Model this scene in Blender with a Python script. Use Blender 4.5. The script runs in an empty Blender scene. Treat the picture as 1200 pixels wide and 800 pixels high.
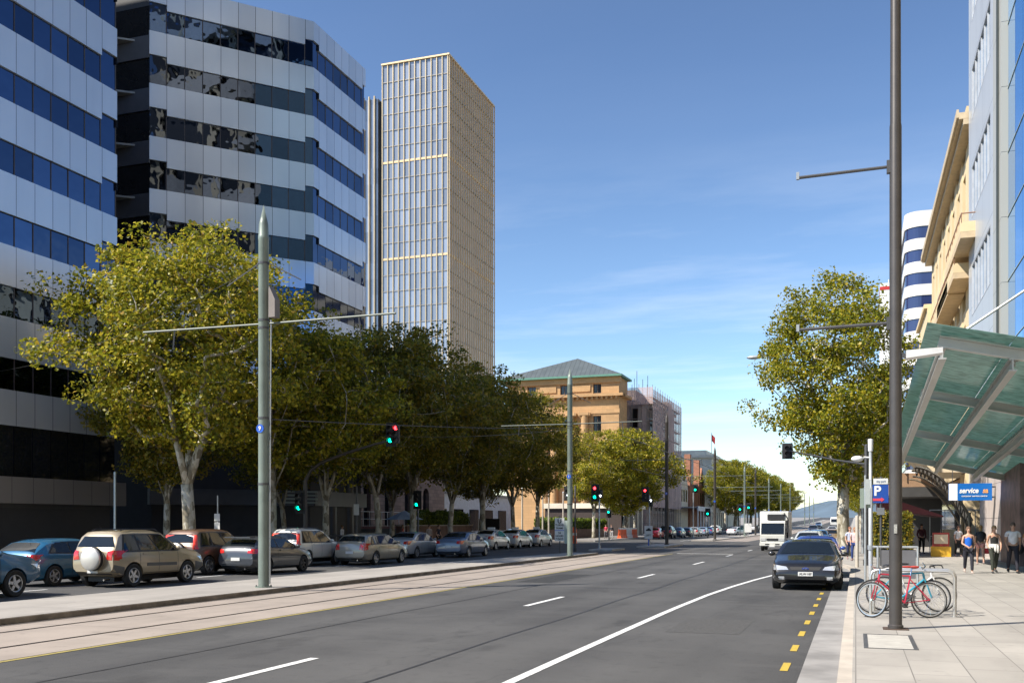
import bpy, bmesh, math, random
import numpy as np
from mathutils import Vector, Matrix
from mathutils.bvhtree import BVHTree
R = math.radians
random.seed(11)
rng = np.random.default_rng(5)
sc = bpy.context.scene
COL = sc.collection

# ---------------------------------------------------------------- camera numbers
YAW = R(19.05); S_, C_ = math.sin(YAW), math.cos(YAW)
FPX = 1166.7; HORIZ = 614.0; EYE = 1.9
def ray(px):
    u = (px-600)/FPX
    return u*C_-S_, u*S_+C_
def depth(X, Y): return -S_*X + C_*Y
def y_on(px, X):
    a, b = ray(px); return X*b/a
def x_on(px, Y):
    a, b = ray(px); return Y*a/b
def z_at(py, X, Y): return EYE + (HORIZ-py)*depth(X, Y)/FPX
def gz(Y):                                   # the street climbs slowly in the distance
    if Y < 170: return 0.0
    t = Y-170
    return 0.0115*t*t/(t+60) if Y < 900 else gz(899.9)
# ---------------------------------------------------------------- objects
def link(o): COL.objects.link(o); return o
def thing(name, label, cat, loc=(0,0,0), rz=0, group=None, kind=None):
    o = link(bpy.data.objects.new(name, None)); o.location = loc; o.rotation_euler = (0,0,rz)
    o.empty_display_size = .2
    tag(o, label, cat, group, kind); return o
def tag(o, label=None, cat=None, group=None, kind=None):
    if label: o['label'] = label
    if cat: o['category'] = cat
    if group: o['group'] = group
    if kind: o['kind'] = kind
    return o
def copy_tree(o, parent=None):
    c = o.copy(); COL.objects.link(c)
    if parent: c.parent = parent
    for ch in list(o.children): copy_tree(ch, c)
    return c
class MB:
    def __init__(s): s.v = []; s.f = []; s.off = Vector((0,0,0))
    def add(s, vs, fs):
        b = len(s.v); s.v.extend([tuple(p) for p in vs]); s.f.extend([tuple(i+b for i in f) for f in fs]); return s
    def box(s, x0,x1,y0,y1,z0,z1):
        vs = [(x0,y0,z0),(x1,y0,z0),(x1,y1,z0),(x0,y1,z0),(x0,y0,z1),(x1,y0,z1),(x1,y1,z1),(x0,y1,z1)]
        return s.add(vs, [(0,3,2,1),(4,5,6,7),(0,1,5,4),(1,2,6,5),(2,3,7,6),(3,0,4,7)])
    def fbox(s, F, s0,s1,d0,d1,z0,z1):      # box in a facade frame F=(origin, along, normal)
        o,a,n = F; P = lambda i,j,k: (o[0]+a[0]*i+n[0]*j, o[1]+a[1]*i+n[1]*j, k)
        vs = [P(s0,d0,z0),P(s1,d0,z0),P(s1,d1,z0),P(s0,d1,z0),P(s0,d0,z1),P(s1,d0,z1),P(s1,d1,z1),P(s0,d1,z1)]
        fs = [(0,3,2,1),(4,5,6,7),(0,1,5,4),(1,2,6,5),(2,3,7,6),(3,0,4,7)]
        if a[0]*n[1]-a[1]*n[0] < 0: fs = [f[::-1] for f in fs]
        return s.add(vs, fs)
    def tube(s, pts, rad, n=8, cap=True):
        pts = [Vector(p) for p in pts]
        if not hasattr(rad,'__len__'): rad = [rad]*len(pts)
        b = len(s.v); up = None
        for i,p in enumerate(pts):
            t = (pts[min(i+1,len(pts)-1)]-pts[max(i-1,0)]).normalized()
            if up is None: up = Vector((0,0,1)) if abs(t.z) < .9 else Vector((1,0,0))
            u = t.cross(up).normalized(); w = u.cross(t).normalized(); up = w
            for k in range(n):
                a = 2*math.pi*k/n; s.v.append(tuple(p+(u*math.cos(a)+w*math.sin(a))*rad[i]))
        for i in range(len(pts)-1):
            for k in range(n):
                s.f.append((b+i*n+k, b+i*n+(k+1)%n, b+(i+1)*n+(k+1)%n, b+(i+1)*n+k))
        if cap:
            s.f.append(tuple(b+k for k in range(n))[::-1]); s.f.append(tuple(b+(len(pts)-1)*n+k for k in range(n)))
        return s
    def lathe(s, prof, n=16, c=(0,0,0), axis='z', cap=True):
        if abs(prof[0][0]-prof[-1][0])+abs(prof[0][1]-prof[-1][1]) < 1e-6: cap = False
        b = len(s.v)
        for r,h in prof:
            for k in range(n):
                a = 2*math.pi*k/n; x,y = r*math.cos(a), r*math.sin(a)
                if axis=='z': p = (c[0]+x,c[1]+y,c[2]+h)
                elif axis=='x': p = (c[0]+h,c[1]+x,c[2]+y)
                else: p = (c[0]+x,c[1]+h,c[2]+y)
                s.v.append(p)
        m = len(prof)
        for i in range(m-1):
            for k in range(n): s.f.append((b+i*n+k,b+i*n+(k+1)%n,b+(i+1)*n+(k+1)%n,b+(i+1)*n+k))
        if cap and prof[0][0] > 1e-6: s.f.append(tuple(b+k for k in range(n))[::-1])
        if cap and prof[-1][0] > 1e-6: s.f.append(tuple(b+(m-1)*n+k for k in range(n)))
        return s
    def prism(s, poly, h0, h1, fn):          # poly 2D, fn(u,v,h)->xyz
        n = len(poly)
        vs = [fn(u,v,h0) for u,v in poly]+[fn(u,v,h1) for u,v in poly]
        fs = [tuple(range(n))[::-1], tuple(range(n,2*n))]+[(i,(i+1)%n,n+(i+1)%n,n+i) for i in range(n)]
        return s.add(vs, fs)
    def ball(s, c, r, n=10, m=7):
        if not hasattr(r,'__len__'): r = (r,r,r)
        b = len(s.v)
        for i in range(m+1):
            t = math.pi*i/m
            for k in range(n):
                a = 2*math.pi*k/n
                s.v.append((c[0]+r[0]*math.sin(t)*math.cos(a),c[1]+r[1]*math.sin(t)*math.sin(a),c[2]+r[2]*math.cos(t)))
        for i in range(m):
            for k in range(n): s.f.append((b+i*n+k,b+(i+1)*n+k,b+(i+1)*n+(k+1)%n,b+i*n+(k+1)%n))
        return s
    def build(s, name, m, parent=None, smooth=False, bevel=0, world=False, fix=True):
        me = bpy.data.meshes.new(name)
        if world and parent is not None:
            L = Matrix.Translation(parent.location) @ Matrix.Rotation(parent.rotation_euler.z,4,'Z'); L.invert()
            vs = [tuple(L @ Vector(p)) for p in s.v]
        else: vs = s.v
        me.from_pydata(vs, [], s.f); me.update()
        if fix or bevel:
            bm = bmesh.new(); bm.from_mesh(me)
            if smooth: bmesh.ops.remove_doubles(bm, verts=bm.verts, dist=1e-5)
            if fix: bmesh.ops.recalc_face_normals(bm, faces=bm.faces)
            if bevel: bmesh.ops.bevel(bm, geom=list(bm.edges), offset=bevel, segments=1 if bevel<.03 else 2, affect='EDGES', clamp_overlap=True)
            bm.to_mesh(me); bm.free()
        if smooth:
            me.shade_smooth(); me.set_sharp_from_angle(angle=R(40))
        me.materials.append(m)
        o = link(bpy.data.objects.new(name, me))
        if parent is not None: o.parent = parent
        return o
def structure(o): o['kind'] = 'structure'; return o
# ---------------------------------------------------------------- materials
def nmat(name):
    m = bpy.data.materials.new(name); m.use_nodes = True
    nt = m.node_tree; b = nt.nodes['Principled BSDF']; return m, nt, b
def N(nt, t, **k):
    n = nt.nodes.new(t)
    for a,v in k.items(): setattr(n,a,v)
    return n
def setin(n, **k):
    for a,v in k.items(): n.inputs[a.replace('_',' ')].default_value = v
def noise(nt, scale, detail=4, vec=None, rough=.55, stretch=None):
    n = N(nt,'ShaderNodeTexNoise'); setin(n, Scale=scale, Detail=detail, Roughness=rough)
    if vec is None:
        g = N(nt,'ShaderNodeNewGeometry'); vec = g.outputs['Position']
    if stretch:
        mp = N(nt,'ShaderNodeMapping'); mp.inputs['Scale'].default_value = stretch
        nt.links.new(vec, mp.inputs[0]); vec = mp.outputs[0]
    nt.links.new(vec, n.inputs['Vector']); return n.outputs['Fac']
def ramp(nt, fac, stops):
    r = N(nt,'ShaderNodeValToRGB'); e = r.color_ramp.elements
    while len(e) < len(stops): e.new(.5)
    for i,(p,c) in enumerate(stops):
        e[i].position = p; e[i].color = (*c,1) if len(c)==3 else c
    nt.links.new(fac, r.inputs[0]); return r.outputs[0]
def math_(nt, op, a, b=0.0, clamp=False):
    m = N(nt,'ShaderNodeMath', operation=op); m.use_clamp = clamp
    for i,v in enumerate((a,b)):
        if isinstance(v,(int,float)): m.inputs[i].default_value = v
        else: nt.links.new(v, m.inputs[i])
    return m.outputs[0]
def mix(nt, f, a, b, bt='MIX'):
    m = N(nt,'ShaderNodeMix', data_type='RGBA', blend_type=bt)
    for i,v in ((0,f),(6,a),(7,b)):
        if isinstance(v,(int,float)): m.inputs[i].default_value = v
        elif isinstance(v,(tuple,list)): m.inputs[i].default_value = (*v,1)
        else: nt.links.new(v, m.inputs[i])
    return m.outputs[2]
def bump(nt, b, h, strength=.3, dist=.02):
    n = N(nt,'ShaderNodeBump'); setin(n, Strength=strength, Distance=dist)
    nt.links.new(h, n.inputs['Height']); nt.links.new(n.outputs[0], b.inputs['Normal'])
def pos(nt):
    g = N(nt,'ShaderNodeNewGeometry'); s = N(nt,'ShaderNodeSeparateXYZ'); nt.links.new(g.outputs['Position'], s.inputs[0]); return s.outputs
_cache = {}
def M(name, col, rough=.5, metal=0, var=.12, sc_=2.0, spec=.5, coat=0, bmp=0):
    if name in _cache: return _cache[name]
    m, nt, b = nmat(name)
    f = noise(nt, sc_, 5)
    lo = tuple(c*(1-var) for c in col); hi = tuple(min(1,c*(1+var)) for c in col)
    nt.links.new(ramp(nt, f, [(.3,lo),(.7,hi)]), b.inputs['Base Color'])
    setin(b, Roughness=rough, Metallic=metal, Specular_IOR_Level=spec, Coat_Weight=coat)
    if bmp: bump(nt, b, noise(nt, sc_*8, 4), bmp)
    _cache[name] = m; return m
def emis(name, col, st):
    if name in _cache: return _cache[name]
    m, nt, b = nmat(name); setin(b, Base_Color=(*col,1), Emission_Color=(*col,1), Emission_Strength=st, Roughness=.3)
    _cache[name] = m; return m
def paint():
    m, nt, b = nmat('car_paint')
    oi = N(nt,'ShaderNodeObjectInfo')
    f = noise(nt, 3, 3)
    c = mix(nt, math_(nt,'MULTIPLY',f,.05), oi.outputs['Color'], (.25,.22,.19))
    nt.links.new(c, b.inputs['Base Color'])
    setin(b, Roughness=.38, Metallic=.25, Coat_Weight=1.0, Coat_Roughness=.04); return m
PAINT = paint()
GLASS_CAR = M('car_glass',(.010,.014,.018),.03,0,.2,1,.5)
TYRE = M('tyre_rubber',(.018,.018,.018),.8); BLACKP = M('black_plastic',(.02,.02,.022),.45)
RIM = M('alloy_rim',(.5,.51,.53),.3,.8,.06); CHROME = M('chrome',(.7,.7,.7),.12,1,.02)
REDLENS = M('red_lens',(.55,.02,.015),.15,0,.1,4,.6,.8); CLEARLENS = M('clear_lens',(.6,.62,.65),.08,.4,.1,9,.8,1)
AMBER = M('amber_lens',(.6,.2,.02),.2); WHITE = M('white_paint',(.75,.75,.73),.45,0,.05); PLATE = M('number_plate',(.7,.7,.68),.5,0,.03)
GALV = M('galvanised_steel',(.42,.44,.45),.42,.6,.12,6); DARKSTEEL = M('dark_grey_steel',(.085,.085,.088),.45,.35,.15,3)
POLEGREEN = M('grey_green_pole_paint',(.19,.23,.2),.42,.15,.16,1.6,.5,0,.05)
BLACK = M('matt_black',(.012,.012,.013),.6)
def asphalt():
    m, nt, b = nmat('asphalt'); P = pos(nt)
    big = noise(nt,.35,4,stretch=(1,.12,1)); blot = noise(nt,.22,6); fine = noise(nt,55,3); mid = noise(nt,5,5); streak = noise(nt,1.6,5,stretch=(1,.06,1))
    c = ramp(nt, big, [(.3,(.036,.035,.036)),(.5,(.055,.054,.054)),(.70,(.088,.086,.084))])
    c = mix(nt, math_(nt,'MULTIPLY',streak,.5), c, (.034,.034,.035))
    c = mix(nt, ramp(nt, blot, [(.46,(0,0,0)),(.64,(.6,.6,.6))]), c, (.100,.098,.096))
    # wheel tracks polished by traffic, a property of the surface
    w = N(nt,'ShaderNodeMath',operation='SINE'); nt.links.new(math_(nt,'MULTIPLY',math_(nt,'ADD',P[0],.2),3.7), w.inputs[0])
    c = mix(nt, math_(nt,'MULTIPLY',math_(nt,'ADD',w.outputs[0],1.0),.14), c, (.105,.103,.101))
    c = mix(nt, math_(nt,'MULTIPLY',ramp(nt, fine, [(.42,(0,0,0)),(.66,(1,1,1))]),.42), c, (.125,.122,.118))
    c = mix(nt, math_(nt,'MULTIPLY',ramp(nt, mid, [(.55,(0,0,0)),(.8,(1,1,1))]),.45), c, (.028,.028,.029))
    st = noise(nt,1.0,6,stretch=(1,.45,1)); c = mix(nt, ramp(nt, st, [(.60,(0,0,0)),(.70,(.5,.5,.5))]), c, (.030,.029,.029))
    pb = noise(nt,.9,3,stretch=(.25,1.0,1)); c = mix(nt, ramp(nt, pb, [(.58,(0,0,0)),(.60,(.28,.28,.28))]), c, (.095,.093,.091))
    # long tar seams and cracks
    v = N(nt,'ShaderNodeTexVoronoi', feature='DISTANCE_TO_EDGE'); setin(v, Scale=.32)
    g = N(nt,'ShaderNodeNewGeometry'); d = noise(nt,1.3,4)
    va = N(nt,'ShaderNodeVectorMath',operation='ADD'); cb = N(nt,'ShaderNodeCombineXYZ'); nt.links.new(d, cb.inputs[0]); nt.links.new(d, cb.inputs[1])
    nt.links.new(g.outputs['Position'], va.inputs[0]); nt.links.new(cb.outputs[0], va.inputs[1])
    mp = N(nt,'ShaderNodeMapping'); mp.inputs['Scale'].default_value = (1,.18,1); nt.links.new(va.outputs[0], mp.inputs[0]); nt.links.new(mp.outputs[0], v.inputs['Vector'])
    crack = ramp(nt, v.outputs['Distance'], [(.0,(1,1,1)),(.006,(.6,.6,.6)),(.014,(0,0,0))])
    c = mix(nt, math_(nt,'MULTIPLY',crack,.22), c, (.025,.025,.027))
    nt.links.new(c, b.inputs['Base Color']); setin(b, Roughness=.82, Specular_IOR_Level=.35)
    bump(nt, b, fine, .35, .01); return m
ASPHALT = asphalt()
def slabs(name, base, w, l, off=(0,0), joint=.006, jc=(.12,.11,.1), var=.12):
    m, nt, b = nmat(name)
    g = N(nt,'ShaderNodeNewGeometry'); mp = N(nt,'ShaderNodeMapping'); mp.inputs['Rotation'].default_value = (0,0,R(90)); mp.inputs['Location'].default_value = (off[1],off[0],0)
    nt.links.new(g.outputs['Position'], mp.inputs[0])
    br = N(nt,'ShaderNodeTexBrick'); br.offset = .5
    setin(br, Scale=1.0, Mortar_Size=joint, Mortar_Smooth=.3, Bias=0.0, Brick_Width=l, Row_Height=w)
    br.inputs['Color1'].default_value = (*[x*(1-var) for x in base],1); br.inputs['Color2'].default_value = (*[x*(1+var*.6) for x in base],1); br.inputs['Mortar'].default_value = (*jc,1)
    nt.links.new(mp.outputs[0], br.inputs['Vector'])
    n1 = noise(nt,.7,5); n2 = noise(nt,28,3); n3 = noise(nt,3.2,5)
    c = mix(nt, ramp(nt, n1, [(.42,(0,0,0)),(.7,(.5,.5,.5))]), br.outputs['Color'], tuple(x*.62 for x in base))
    c = mix(nt, math_(nt,'MULTIPLY',n2,.25), c, tuple(x*.6 for x in base))
    c = mix(nt, ramp(nt, n3, [(.62,(0,0,0)),(.72,(.35,.35,.35))]), c, tuple(x*.45 for x in base))
    v = N(nt,'ShaderNodeTexVoronoi'); setin(v, Scale=2.6); g2 = N(nt,'ShaderNodeNewGeometry'); nt.links.new(g2.outputs['Position'], v.inputs['Vector'])
    c = mix(nt, ramp(nt, v.outputs['Distance'], [(.0,(.5,.5,.5)),(.045,(.5,.5,.5)),(.07,(0,0,0))]), c, tuple(x*.35 for x in base))
    n4 = noise(nt,1.1,6,stretch=(1,.35,1)); c = mix(nt, ramp(nt, n4, [(.52,(0,0,0)),(.66,(.4,.4,.4))]), c, tuple(x*.62 for x in base))
    nt.links.new(c, b.inputs['Base Color']); setin(b, Roughness=.75)
    bump(nt, b, n2, .15, .004); return m
PAVING = slabs('footpath_slabs',(.40,.375,.34),.63,1.26,(0,-.05),.008,(.15,.14,.13))
PAVING_L = slabs('far_footpath_paving',(.30,.28,.26),.45,.9)
TRACKCONC = slabs('pink_track_concrete',(.36,.305,.26),9,6,(2,0),.02,(.2,.17,.15),.08)
KERBSTONE = M('kerb_stone',(.40,.38,.35),.7,0,.22,2.5,.4,0,.2); GUTTER = M('gutter_concrete',(.27,.26,.25),.75,0,.25,1.3,.4,0,.15)
MEDIANTOP = slabs('median_concrete',(.38,.35,.315),1.4,2.6,(0,0),.012,(.2,.18,.16),.1)
MEDIANKERB = M('stained_kerb_face',(.21,.18,.145),.8,0,.35,3,.3,0,.2)
def roadpaint(name, col):
    m, nt, b = nmat(name); n = noise(nt,14,5)
    c = ramp(nt, n, [(.30,tuple(x*.55 for x in col)),(.48,col)])
    nt.links.new(c, b.inputs['Base Color']); setin(b, Roughness=.6); return m
WLINE = roadpaint('white_road_paint',(.72,.72,.70)); YLINE = roadpaint('yellow_road_paint',(.52,.37,.05)); YLINE2 = roadpaint('faded_yellow_edge_paint',(.38,.31,.10))
RAIL = M('rail_steel',(.045,.035,.03),.4,.5,.3,4)
# ---------------------------------------------------------------- world, sun, camera
SUN_EL, SUN_AZ = 46.0, 41.0                # azimuth measured from -X towards -Y
cam = link(bpy.data.objects.new('camera', bpy.data.cameras.new('camera')))
cam.data.lens = 35; cam.data.sensor_width = 36; cam.data.shift_y = 214/1200; cam.data.clip_end = 20000; cam.data.clip_start = .1
cam.location = (0,0,EYE); cam.rotation_euler = (R(90),0,YAW); sc.camera = cam
sd = Vector((-math.cos(R(SUN_AZ))*math.cos(R(SUN_EL)), -math.sin(R(SUN_AZ))*math.cos(R(SUN_EL)), math.sin(R(SUN_EL))))
sun = link(bpy.data.objects.new('sun', bpy.data.lights.new('sun','SUN'))); sun.data.energy = 5.0; sun.data.angle = R(.5); sun.data.color = (1,.93,.82)
sun.rotation_euler = sd.to_track_quat('Z','Y').to_euler(); sun.location = (0,0,60)
w = bpy.data.worlds.new('World'); sc.world = w; w.use_nodes = True; nt = w.node_tree; bg = nt.nodes['Background']
sky = N(nt,'ShaderNodeTexSky', sky_type='NISHITA'); sky.sun_disc = False; sky.sun_elevation = R(SUN_EL)
sky.sun_rotation = math.atan2(sd.x, sd.y); sky.air_density = 1.0; sky.dust_density = .12; sky.ozone_density = 2.2
tc = N(nt,'ShaderNodeTexCoord'); sp = N(nt,'ShaderNodeSeparateXYZ'); nt.links.new(tc.outputs['Generated'], sp.inputs[0])
# thin cirrus: noise over a plane high above the town
dv = N(nt,'ShaderNodeVectorMath',operation='DIVIDE'); zc = math_(nt,'MAXIMUM',sp.outputs[2],.03); cz = N(nt,'ShaderNodeCombineXYZ')
for i in range(3): nt.links.new(zc, cz.inputs[i])
nt.links.new(tc.outputs['Generated'], dv.inputs[0]); nt.links.new(cz.outputs[0], dv.inputs[1])
mp = N(nt,'ShaderNodeMapping'); mp.inputs['Rotation'].default_value = (0,0,R(62)); mp.inputs['Scale'].default_value = (.6,1.25,0); mp.inputs['Location'].default_value=(3.1,1.4,0); nt.links.new(dv.outputs[0], mp.inputs[0])
n1 = noise(nt,.55,8,mp.outputs[0],.6); 
cl = ramp(nt, n1, [(.46,(0,0,0)),(.74,(1,1,1))])
el = ramp(nt, sp.outputs[2], [(.04,(.3,.3,.3)),(.15,(1,1,1)),(.24,(.8,.8,.8)),(.36,(.04,.04,.04))])
fac = math_(nt,'MULTIPLY', math_(nt,'MULTIPLY',cl,el), .46)
hs = N(nt,'ShaderNodeHueSaturation'); hs.inputs['Saturation'].default_value = .93; hs.inputs['Hue'].default_value = .497; gm = N(nt,'ShaderNodeGamma'); gm.inputs['Gamma'].default_value = 1.42; nt.links.new(sky.outputs[0], gm.inputs['Color']); nt.links.new(gm.outputs[0], hs.inputs['Color'])
skc = mix(nt, fac, hs.outputs[0], (13,13.6,14.4))
nt.links.new(skc, bg.inputs[0]); bg.inputs[1].default_value = .058
sc.view_settings.view_transform = 'Standard'; sc.view_settings.look = 'None'; sc.view_settings.exposure = .70; sc.view_settings.gamma = 1
sc.cycles.use_denoising = True; sc.cycles.max_bounces = 6; sc.cycles.transparent_max_bounces = 8; sc.cycles.caustics_reflective = False; sc.cycles.caustics_refractive = False
# ---------------------------------------------------------------- ground and street surfaces
def strip(name, x0, x1, ya, yb, z, m, kerb=None, step=10.0):
    """a sheet that follows the street's gradient; x may be a function of y"""
    mb = MB(); fx0 = x0 if callable(x0) else (lambda y: x0); fx1 = x1 if callable(x1) else (lambda y: x1)
    n = max(1, int(math.ceil((yb-ya)/step))); ys = [ya+(yb-ya)*i/n for i in range(n+1)]
    for y in ys:
        mb.v += [(fx0(y),y,gz(y)+z),(fx1(y),y,gz(y)+z)]
        if kerb is not None: mb.v += [(fx0(y),y,gz(y)+kerb),(fx1(y),y,gz(y)+kerb)]
    k = 2 if kerb is None else 4
    for i in range(n):
        a, b = i*k, (i+1)*k
        mb.f.append((a,a+1,b+1,b))
        if kerb is not None: mb.f += [(a+2,a,b,b+2),(a+1,a+3,b+3,b+1)]
    if kerb is not None: mb.f += [(0,2,3,1),(n*k,n*k+1,n*k+3,n*k+2)]
    return structure(mb.build(name, m, None, fix=False))
strip('ground', -6000, 6000, -400, 900, -.3, M('dry_ground',(.10,.10,.06),.9,0,.3,.01), step=10)
far = MB(); far.add([(-6000,900,gz(900)-.3),(6000,900,gz(900)-.3),(6000,9000,gz(900)-.3),(-6000,9000,gz(900)-.3)],[(0,1,2,3)]); structure(far.build('far_ground', M('far_plain',(.08,.09,.06),.9,0,.3,.002), None, fix=False))
strip('road', -27.0, -.67, -30, 880, 0, ASPHALT)
strip('side_road', -120, -27, 92, 106, 0, ASPHALT, step=3)
strip('side_road_pavement', -120, -27.0, 88.5, 92, .12, PAVING_L, kerb=-.01)
TR0, TR1 = -15.2, -11.25
strip('tram_track_bed', TR0, TR1, -20, 62, .004, TRACKCONC)
strip('tram_track_bed_far', -15.2, -11.3, 112, 600, .004, TRACKCONC)
for x in (-12.4,-14.15): strip('tram_rail', x-.045, x+.045, -20, 600, .009, RAIL)
strip('tram_rail_groove', -15.12, -15.0, -20, 61, .009, M('dark_joint',(.1,.085,.075),.9))
strip('yellow_edge_line', -11.20, -11.10, -20, 64, .006, YLINE2)
strip('median', lambda y: -18.3+(max(0,y-40)/22)*1.6, TR0, -20, 60.5, .13, MEDIANTOP, kerb=.0)
strip('median_kerb_edge', TR0+.0, TR0+.03, -20, 60.3, .118, MEDIANKERB, kerb=.0)
strip('median_kerb', lambda y: -18.42+(max(0,y-40)/22)*1.6, lambda y: -18.29+(max(0,y-40)/22)*1.6, -20, 60.4, .126, KERBSTONE, kerb=0)
strip('traffic_island', -17.9, -16.2, 68.5, 72.5, .13, KERBSTONE, kerb=0)
strip('traffic_island_far', -16.9, -14.6, 80, 89, .13, KERBSTONE, kerb=0)
strip('median_far', -17.6, -15.2, 113, 600, .13, MEDIANTOP, kerb=0)
strip('lane_line_far', -18.9, -18.75, 113, 500, .006, WLINE)
for i in range(5): strip('lane_dash', -22.35, -22.22, 10+i*10, 13+i*10, .006, WLINE)
for a,b in ((10,12.45),(22,25.1),(34.7,37.6),(47.3,50.8),(60,63),(72.5,75.5),(85,88),(112,115),(124.5,127.5),(137,140),(150,153),(163,166)): strip('lane_dash', -7.33, -7.19, a, b, .006, WLINE)
pts = [(-3.95,3),(-3.93,14),(-3.88,22),(-3.76,27),(-3.55,31),(-3.25,35),(-2.85,39)]
def linex(y):
    for (x0,y0),(x1,y1) in zip(pts,pts[1:]):
        if y<=y1: t=(y-y0)/(y1-y0); return x0+(x1-x0)*t
    return pts[-1][0]
strip('parking_edge_line', lambda y: linex(y)-.07, lambda y: linex(y)+.07, 3, 39, .006, WLINE, step=2)
for i in range(12): strip('yellow_kerb_dash', -.935, -.835, 9.1+i*2.12, 9.9+i*2.12, .006, YLINE)
TAR = M('tar_seam',(.028,.027,.027),.6,0,.3,6)
strip('tar_seam', lambda y: -5.62+.03*math.sin(y*.7), lambda y: -5.57+.03*math.sin(y*.7), -10, 160, .004, TAR, step=1.5); strip('tar_seam', lambda y: -9.3+.03*math.sin(y*.6), lambda y: -9.26+.03*math.sin(y*.6), -10, 160, .004, TAR, step=1.5)
strip('road_patch', -10.6, -9.4, 31, 36.5, .003, M('newer_asphalt',(.040,.040,.040),.8,0,.25,14,.3,0,.3)); strip('road_patch', -3.2, -1.9, 17.5, 20.2, .003, M('older_asphalt',(.080,.078,.076),.8,0,.25,14,.3,0,.3)); strip('road_patch', -25, -23.2, 33, 60, .003, M('newer_asphalt',(.040,.040,.040),.8,0,.25,14,.3,0,.3))
strip('stop_line', -11, -7.4, 64.5, 64.9, .006, WLINE)
def kx(y): return -.2 - .9*min(1,max(0,(y-44)/5))            # the kerb steps out past the parking bay
strip('gutter', lambda y: kx(y)-.47, lambda y: kx(y), -30, 880, .004, GUTTER, step=2.5)
strip('kerb', lambda y: kx(y), lambda y: kx(y)+.16, -30, 880, .145, M('pale_kerb',(.46,.41,.35),.7,0,.15,2), kerb=0, step=2.5)
strip('footpath', lambda y: kx(y)+.16, 60, -30, 880, .15, PAVING, kerb=.0, step=2.5)
strip('left_footpath', -60, -27.15, -30, 88.5, .15, PAVING_L, kerb=0)
strip('left_kerb', -27.15, -27.0, -30, 88.5, .147, KERBSTONE, kerb=0)
strip('left_footpath_far', -90, -27.15, 106, 880, .15, PAVING_L, kerb=0)
strip('left_kerb_far', -27.15, -27.0, 106, 880, .147, KERBSTONE, kerb=0)
# cover set into the footpath
pc = thing('pit_cover','square grey steel-framed pit cover in the footpath beside the pole','pit cover',(.47,15.9,.15))
MB().box(-.3,.3,-.9,.9,.001,.006).build('cover_panel', M('cover_infill',(.44,.42,.38),.7,0,.12,6), pc)
fr = MB()
for a in ((-.36,-.3,-.96,.96),(.3,.36,-.96,.96),(-.3,.3,-.96,-.93),(-.3,.3,.93,.96)): fr.box(*a,.001,.009)
fr.build('frame', M('pit_frame',(.12,.12,.12),.5,.4), pc)
# hills at the end of the street
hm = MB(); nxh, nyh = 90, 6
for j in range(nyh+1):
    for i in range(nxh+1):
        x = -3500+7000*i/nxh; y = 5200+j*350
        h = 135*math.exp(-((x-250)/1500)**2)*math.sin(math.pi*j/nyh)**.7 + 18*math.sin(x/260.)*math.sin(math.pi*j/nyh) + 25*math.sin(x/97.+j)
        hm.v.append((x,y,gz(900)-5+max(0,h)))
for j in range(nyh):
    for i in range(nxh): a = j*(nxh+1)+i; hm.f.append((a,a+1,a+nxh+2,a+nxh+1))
structure(hm.build('hills', M('haze_tinted_hills',(.09,.13,.17),.95,0,.25,.004), None, smooth=True, fix=False))  # blue in the base colour stands in for distance haze
# ================================================================= BUILDINGS
def panelmat(name, base, along, org, width, rough=.35, var=.06, z0=None, zp=None, metal=0, spec=.5):
    """cladding panels: joints every `width` metres along a horizontal direction"""
    m, nt, b = nmat(name); g = N(nt,'ShaderNodeNewGeometry')
    sub = N(nt,'ShaderNodeVectorMath',operation='SUBTRACT'); nt.links.new(g.outputs['Position'], sub.inputs[0]); sub.inputs[1].default_value = (org[0],org[1],0)
    dt = N(nt,'ShaderNodeVectorMath',operation='DOT_PRODUCT'); nt.links.new(sub.outputs[0], dt.inputs[0]); dt.inputs[1].default_value = (along[0],along[1],0)
    q = math_(nt,'DIVIDE',dt.outputs['Value'],width); fr = math_(nt,'FRACT',q)
    j = math_(nt,'LESS_THAN',fr,.028/width)
    if zp:
        P = pos(nt); j = math_(nt,'MAXIMUM', j, math_(nt,'LESS_THAN', math_(nt,'FRACT', math_(nt,'DIVIDE', math_(nt,'SUBTRACT',P[2],z0), zp)), .02/zp))
    wn = N(nt,'ShaderNodeTexWhiteNoise', noise_dimensions='1D'); nt.links.new(math_(nt,'FLOOR',q), wn.inputs['W'])
    c = mix(nt, wn.outputs['Value'], tuple(x*(1-var) for x in base), tuple(x*(1+var) for x in base))
    n = noise(nt,.5,5,stretch=(1,1,.25)); c = mix(nt, ramp(nt,n,[(.45,(0,0,0)),(.75,(.35,.35,.35))]), c, tuple(x*.75 for x in base))
    c = mix(nt, j, c, (.03,.03,.035))
    nt.links.new(c, b.inputs['Base Color']); setin(b, Roughness=rough, Metallic=metal, Specular_IOR_Level=spec); return m
def glassmat(name, col, rough=.03, spec=1.0, metal=0.0, wob=.0):
    if name in _cache: return _cache[name]
    m, nt, b = nmat(name); oi = N(nt,'ShaderNodeObjectInfo')
    c = mix(nt, oi.outputs['Random'], tuple(x*.75 for x in col), tuple(min(1,x*1.25) for x in col)); nt.links.new(c, b.inputs['Base Color'])
    setin(b, Roughness=rough, Specular_IOR_Level=spec, Metallic=metal, IOR=1.7)
    if wob: bump(nt, b, noise(nt,.7,2), wob, .05)
    _cache[name] = m; return m
DARKGLASS = glassmat('dark_blue_office_glass',(.055,.085,.15),.02,.6,1.0,.3)
GREYGLASS = glassmat('dark_grey_blue_office_glass',(.075,.09,.12),.015,.8,1.0,.25)
SHOPGLASS = glassmat('dark_shop_glass',(.012,.014,.018),.05,.35)
MULL = M('brown_mullion',(.05,.035,.03),.5)
wcount = {}
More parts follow.
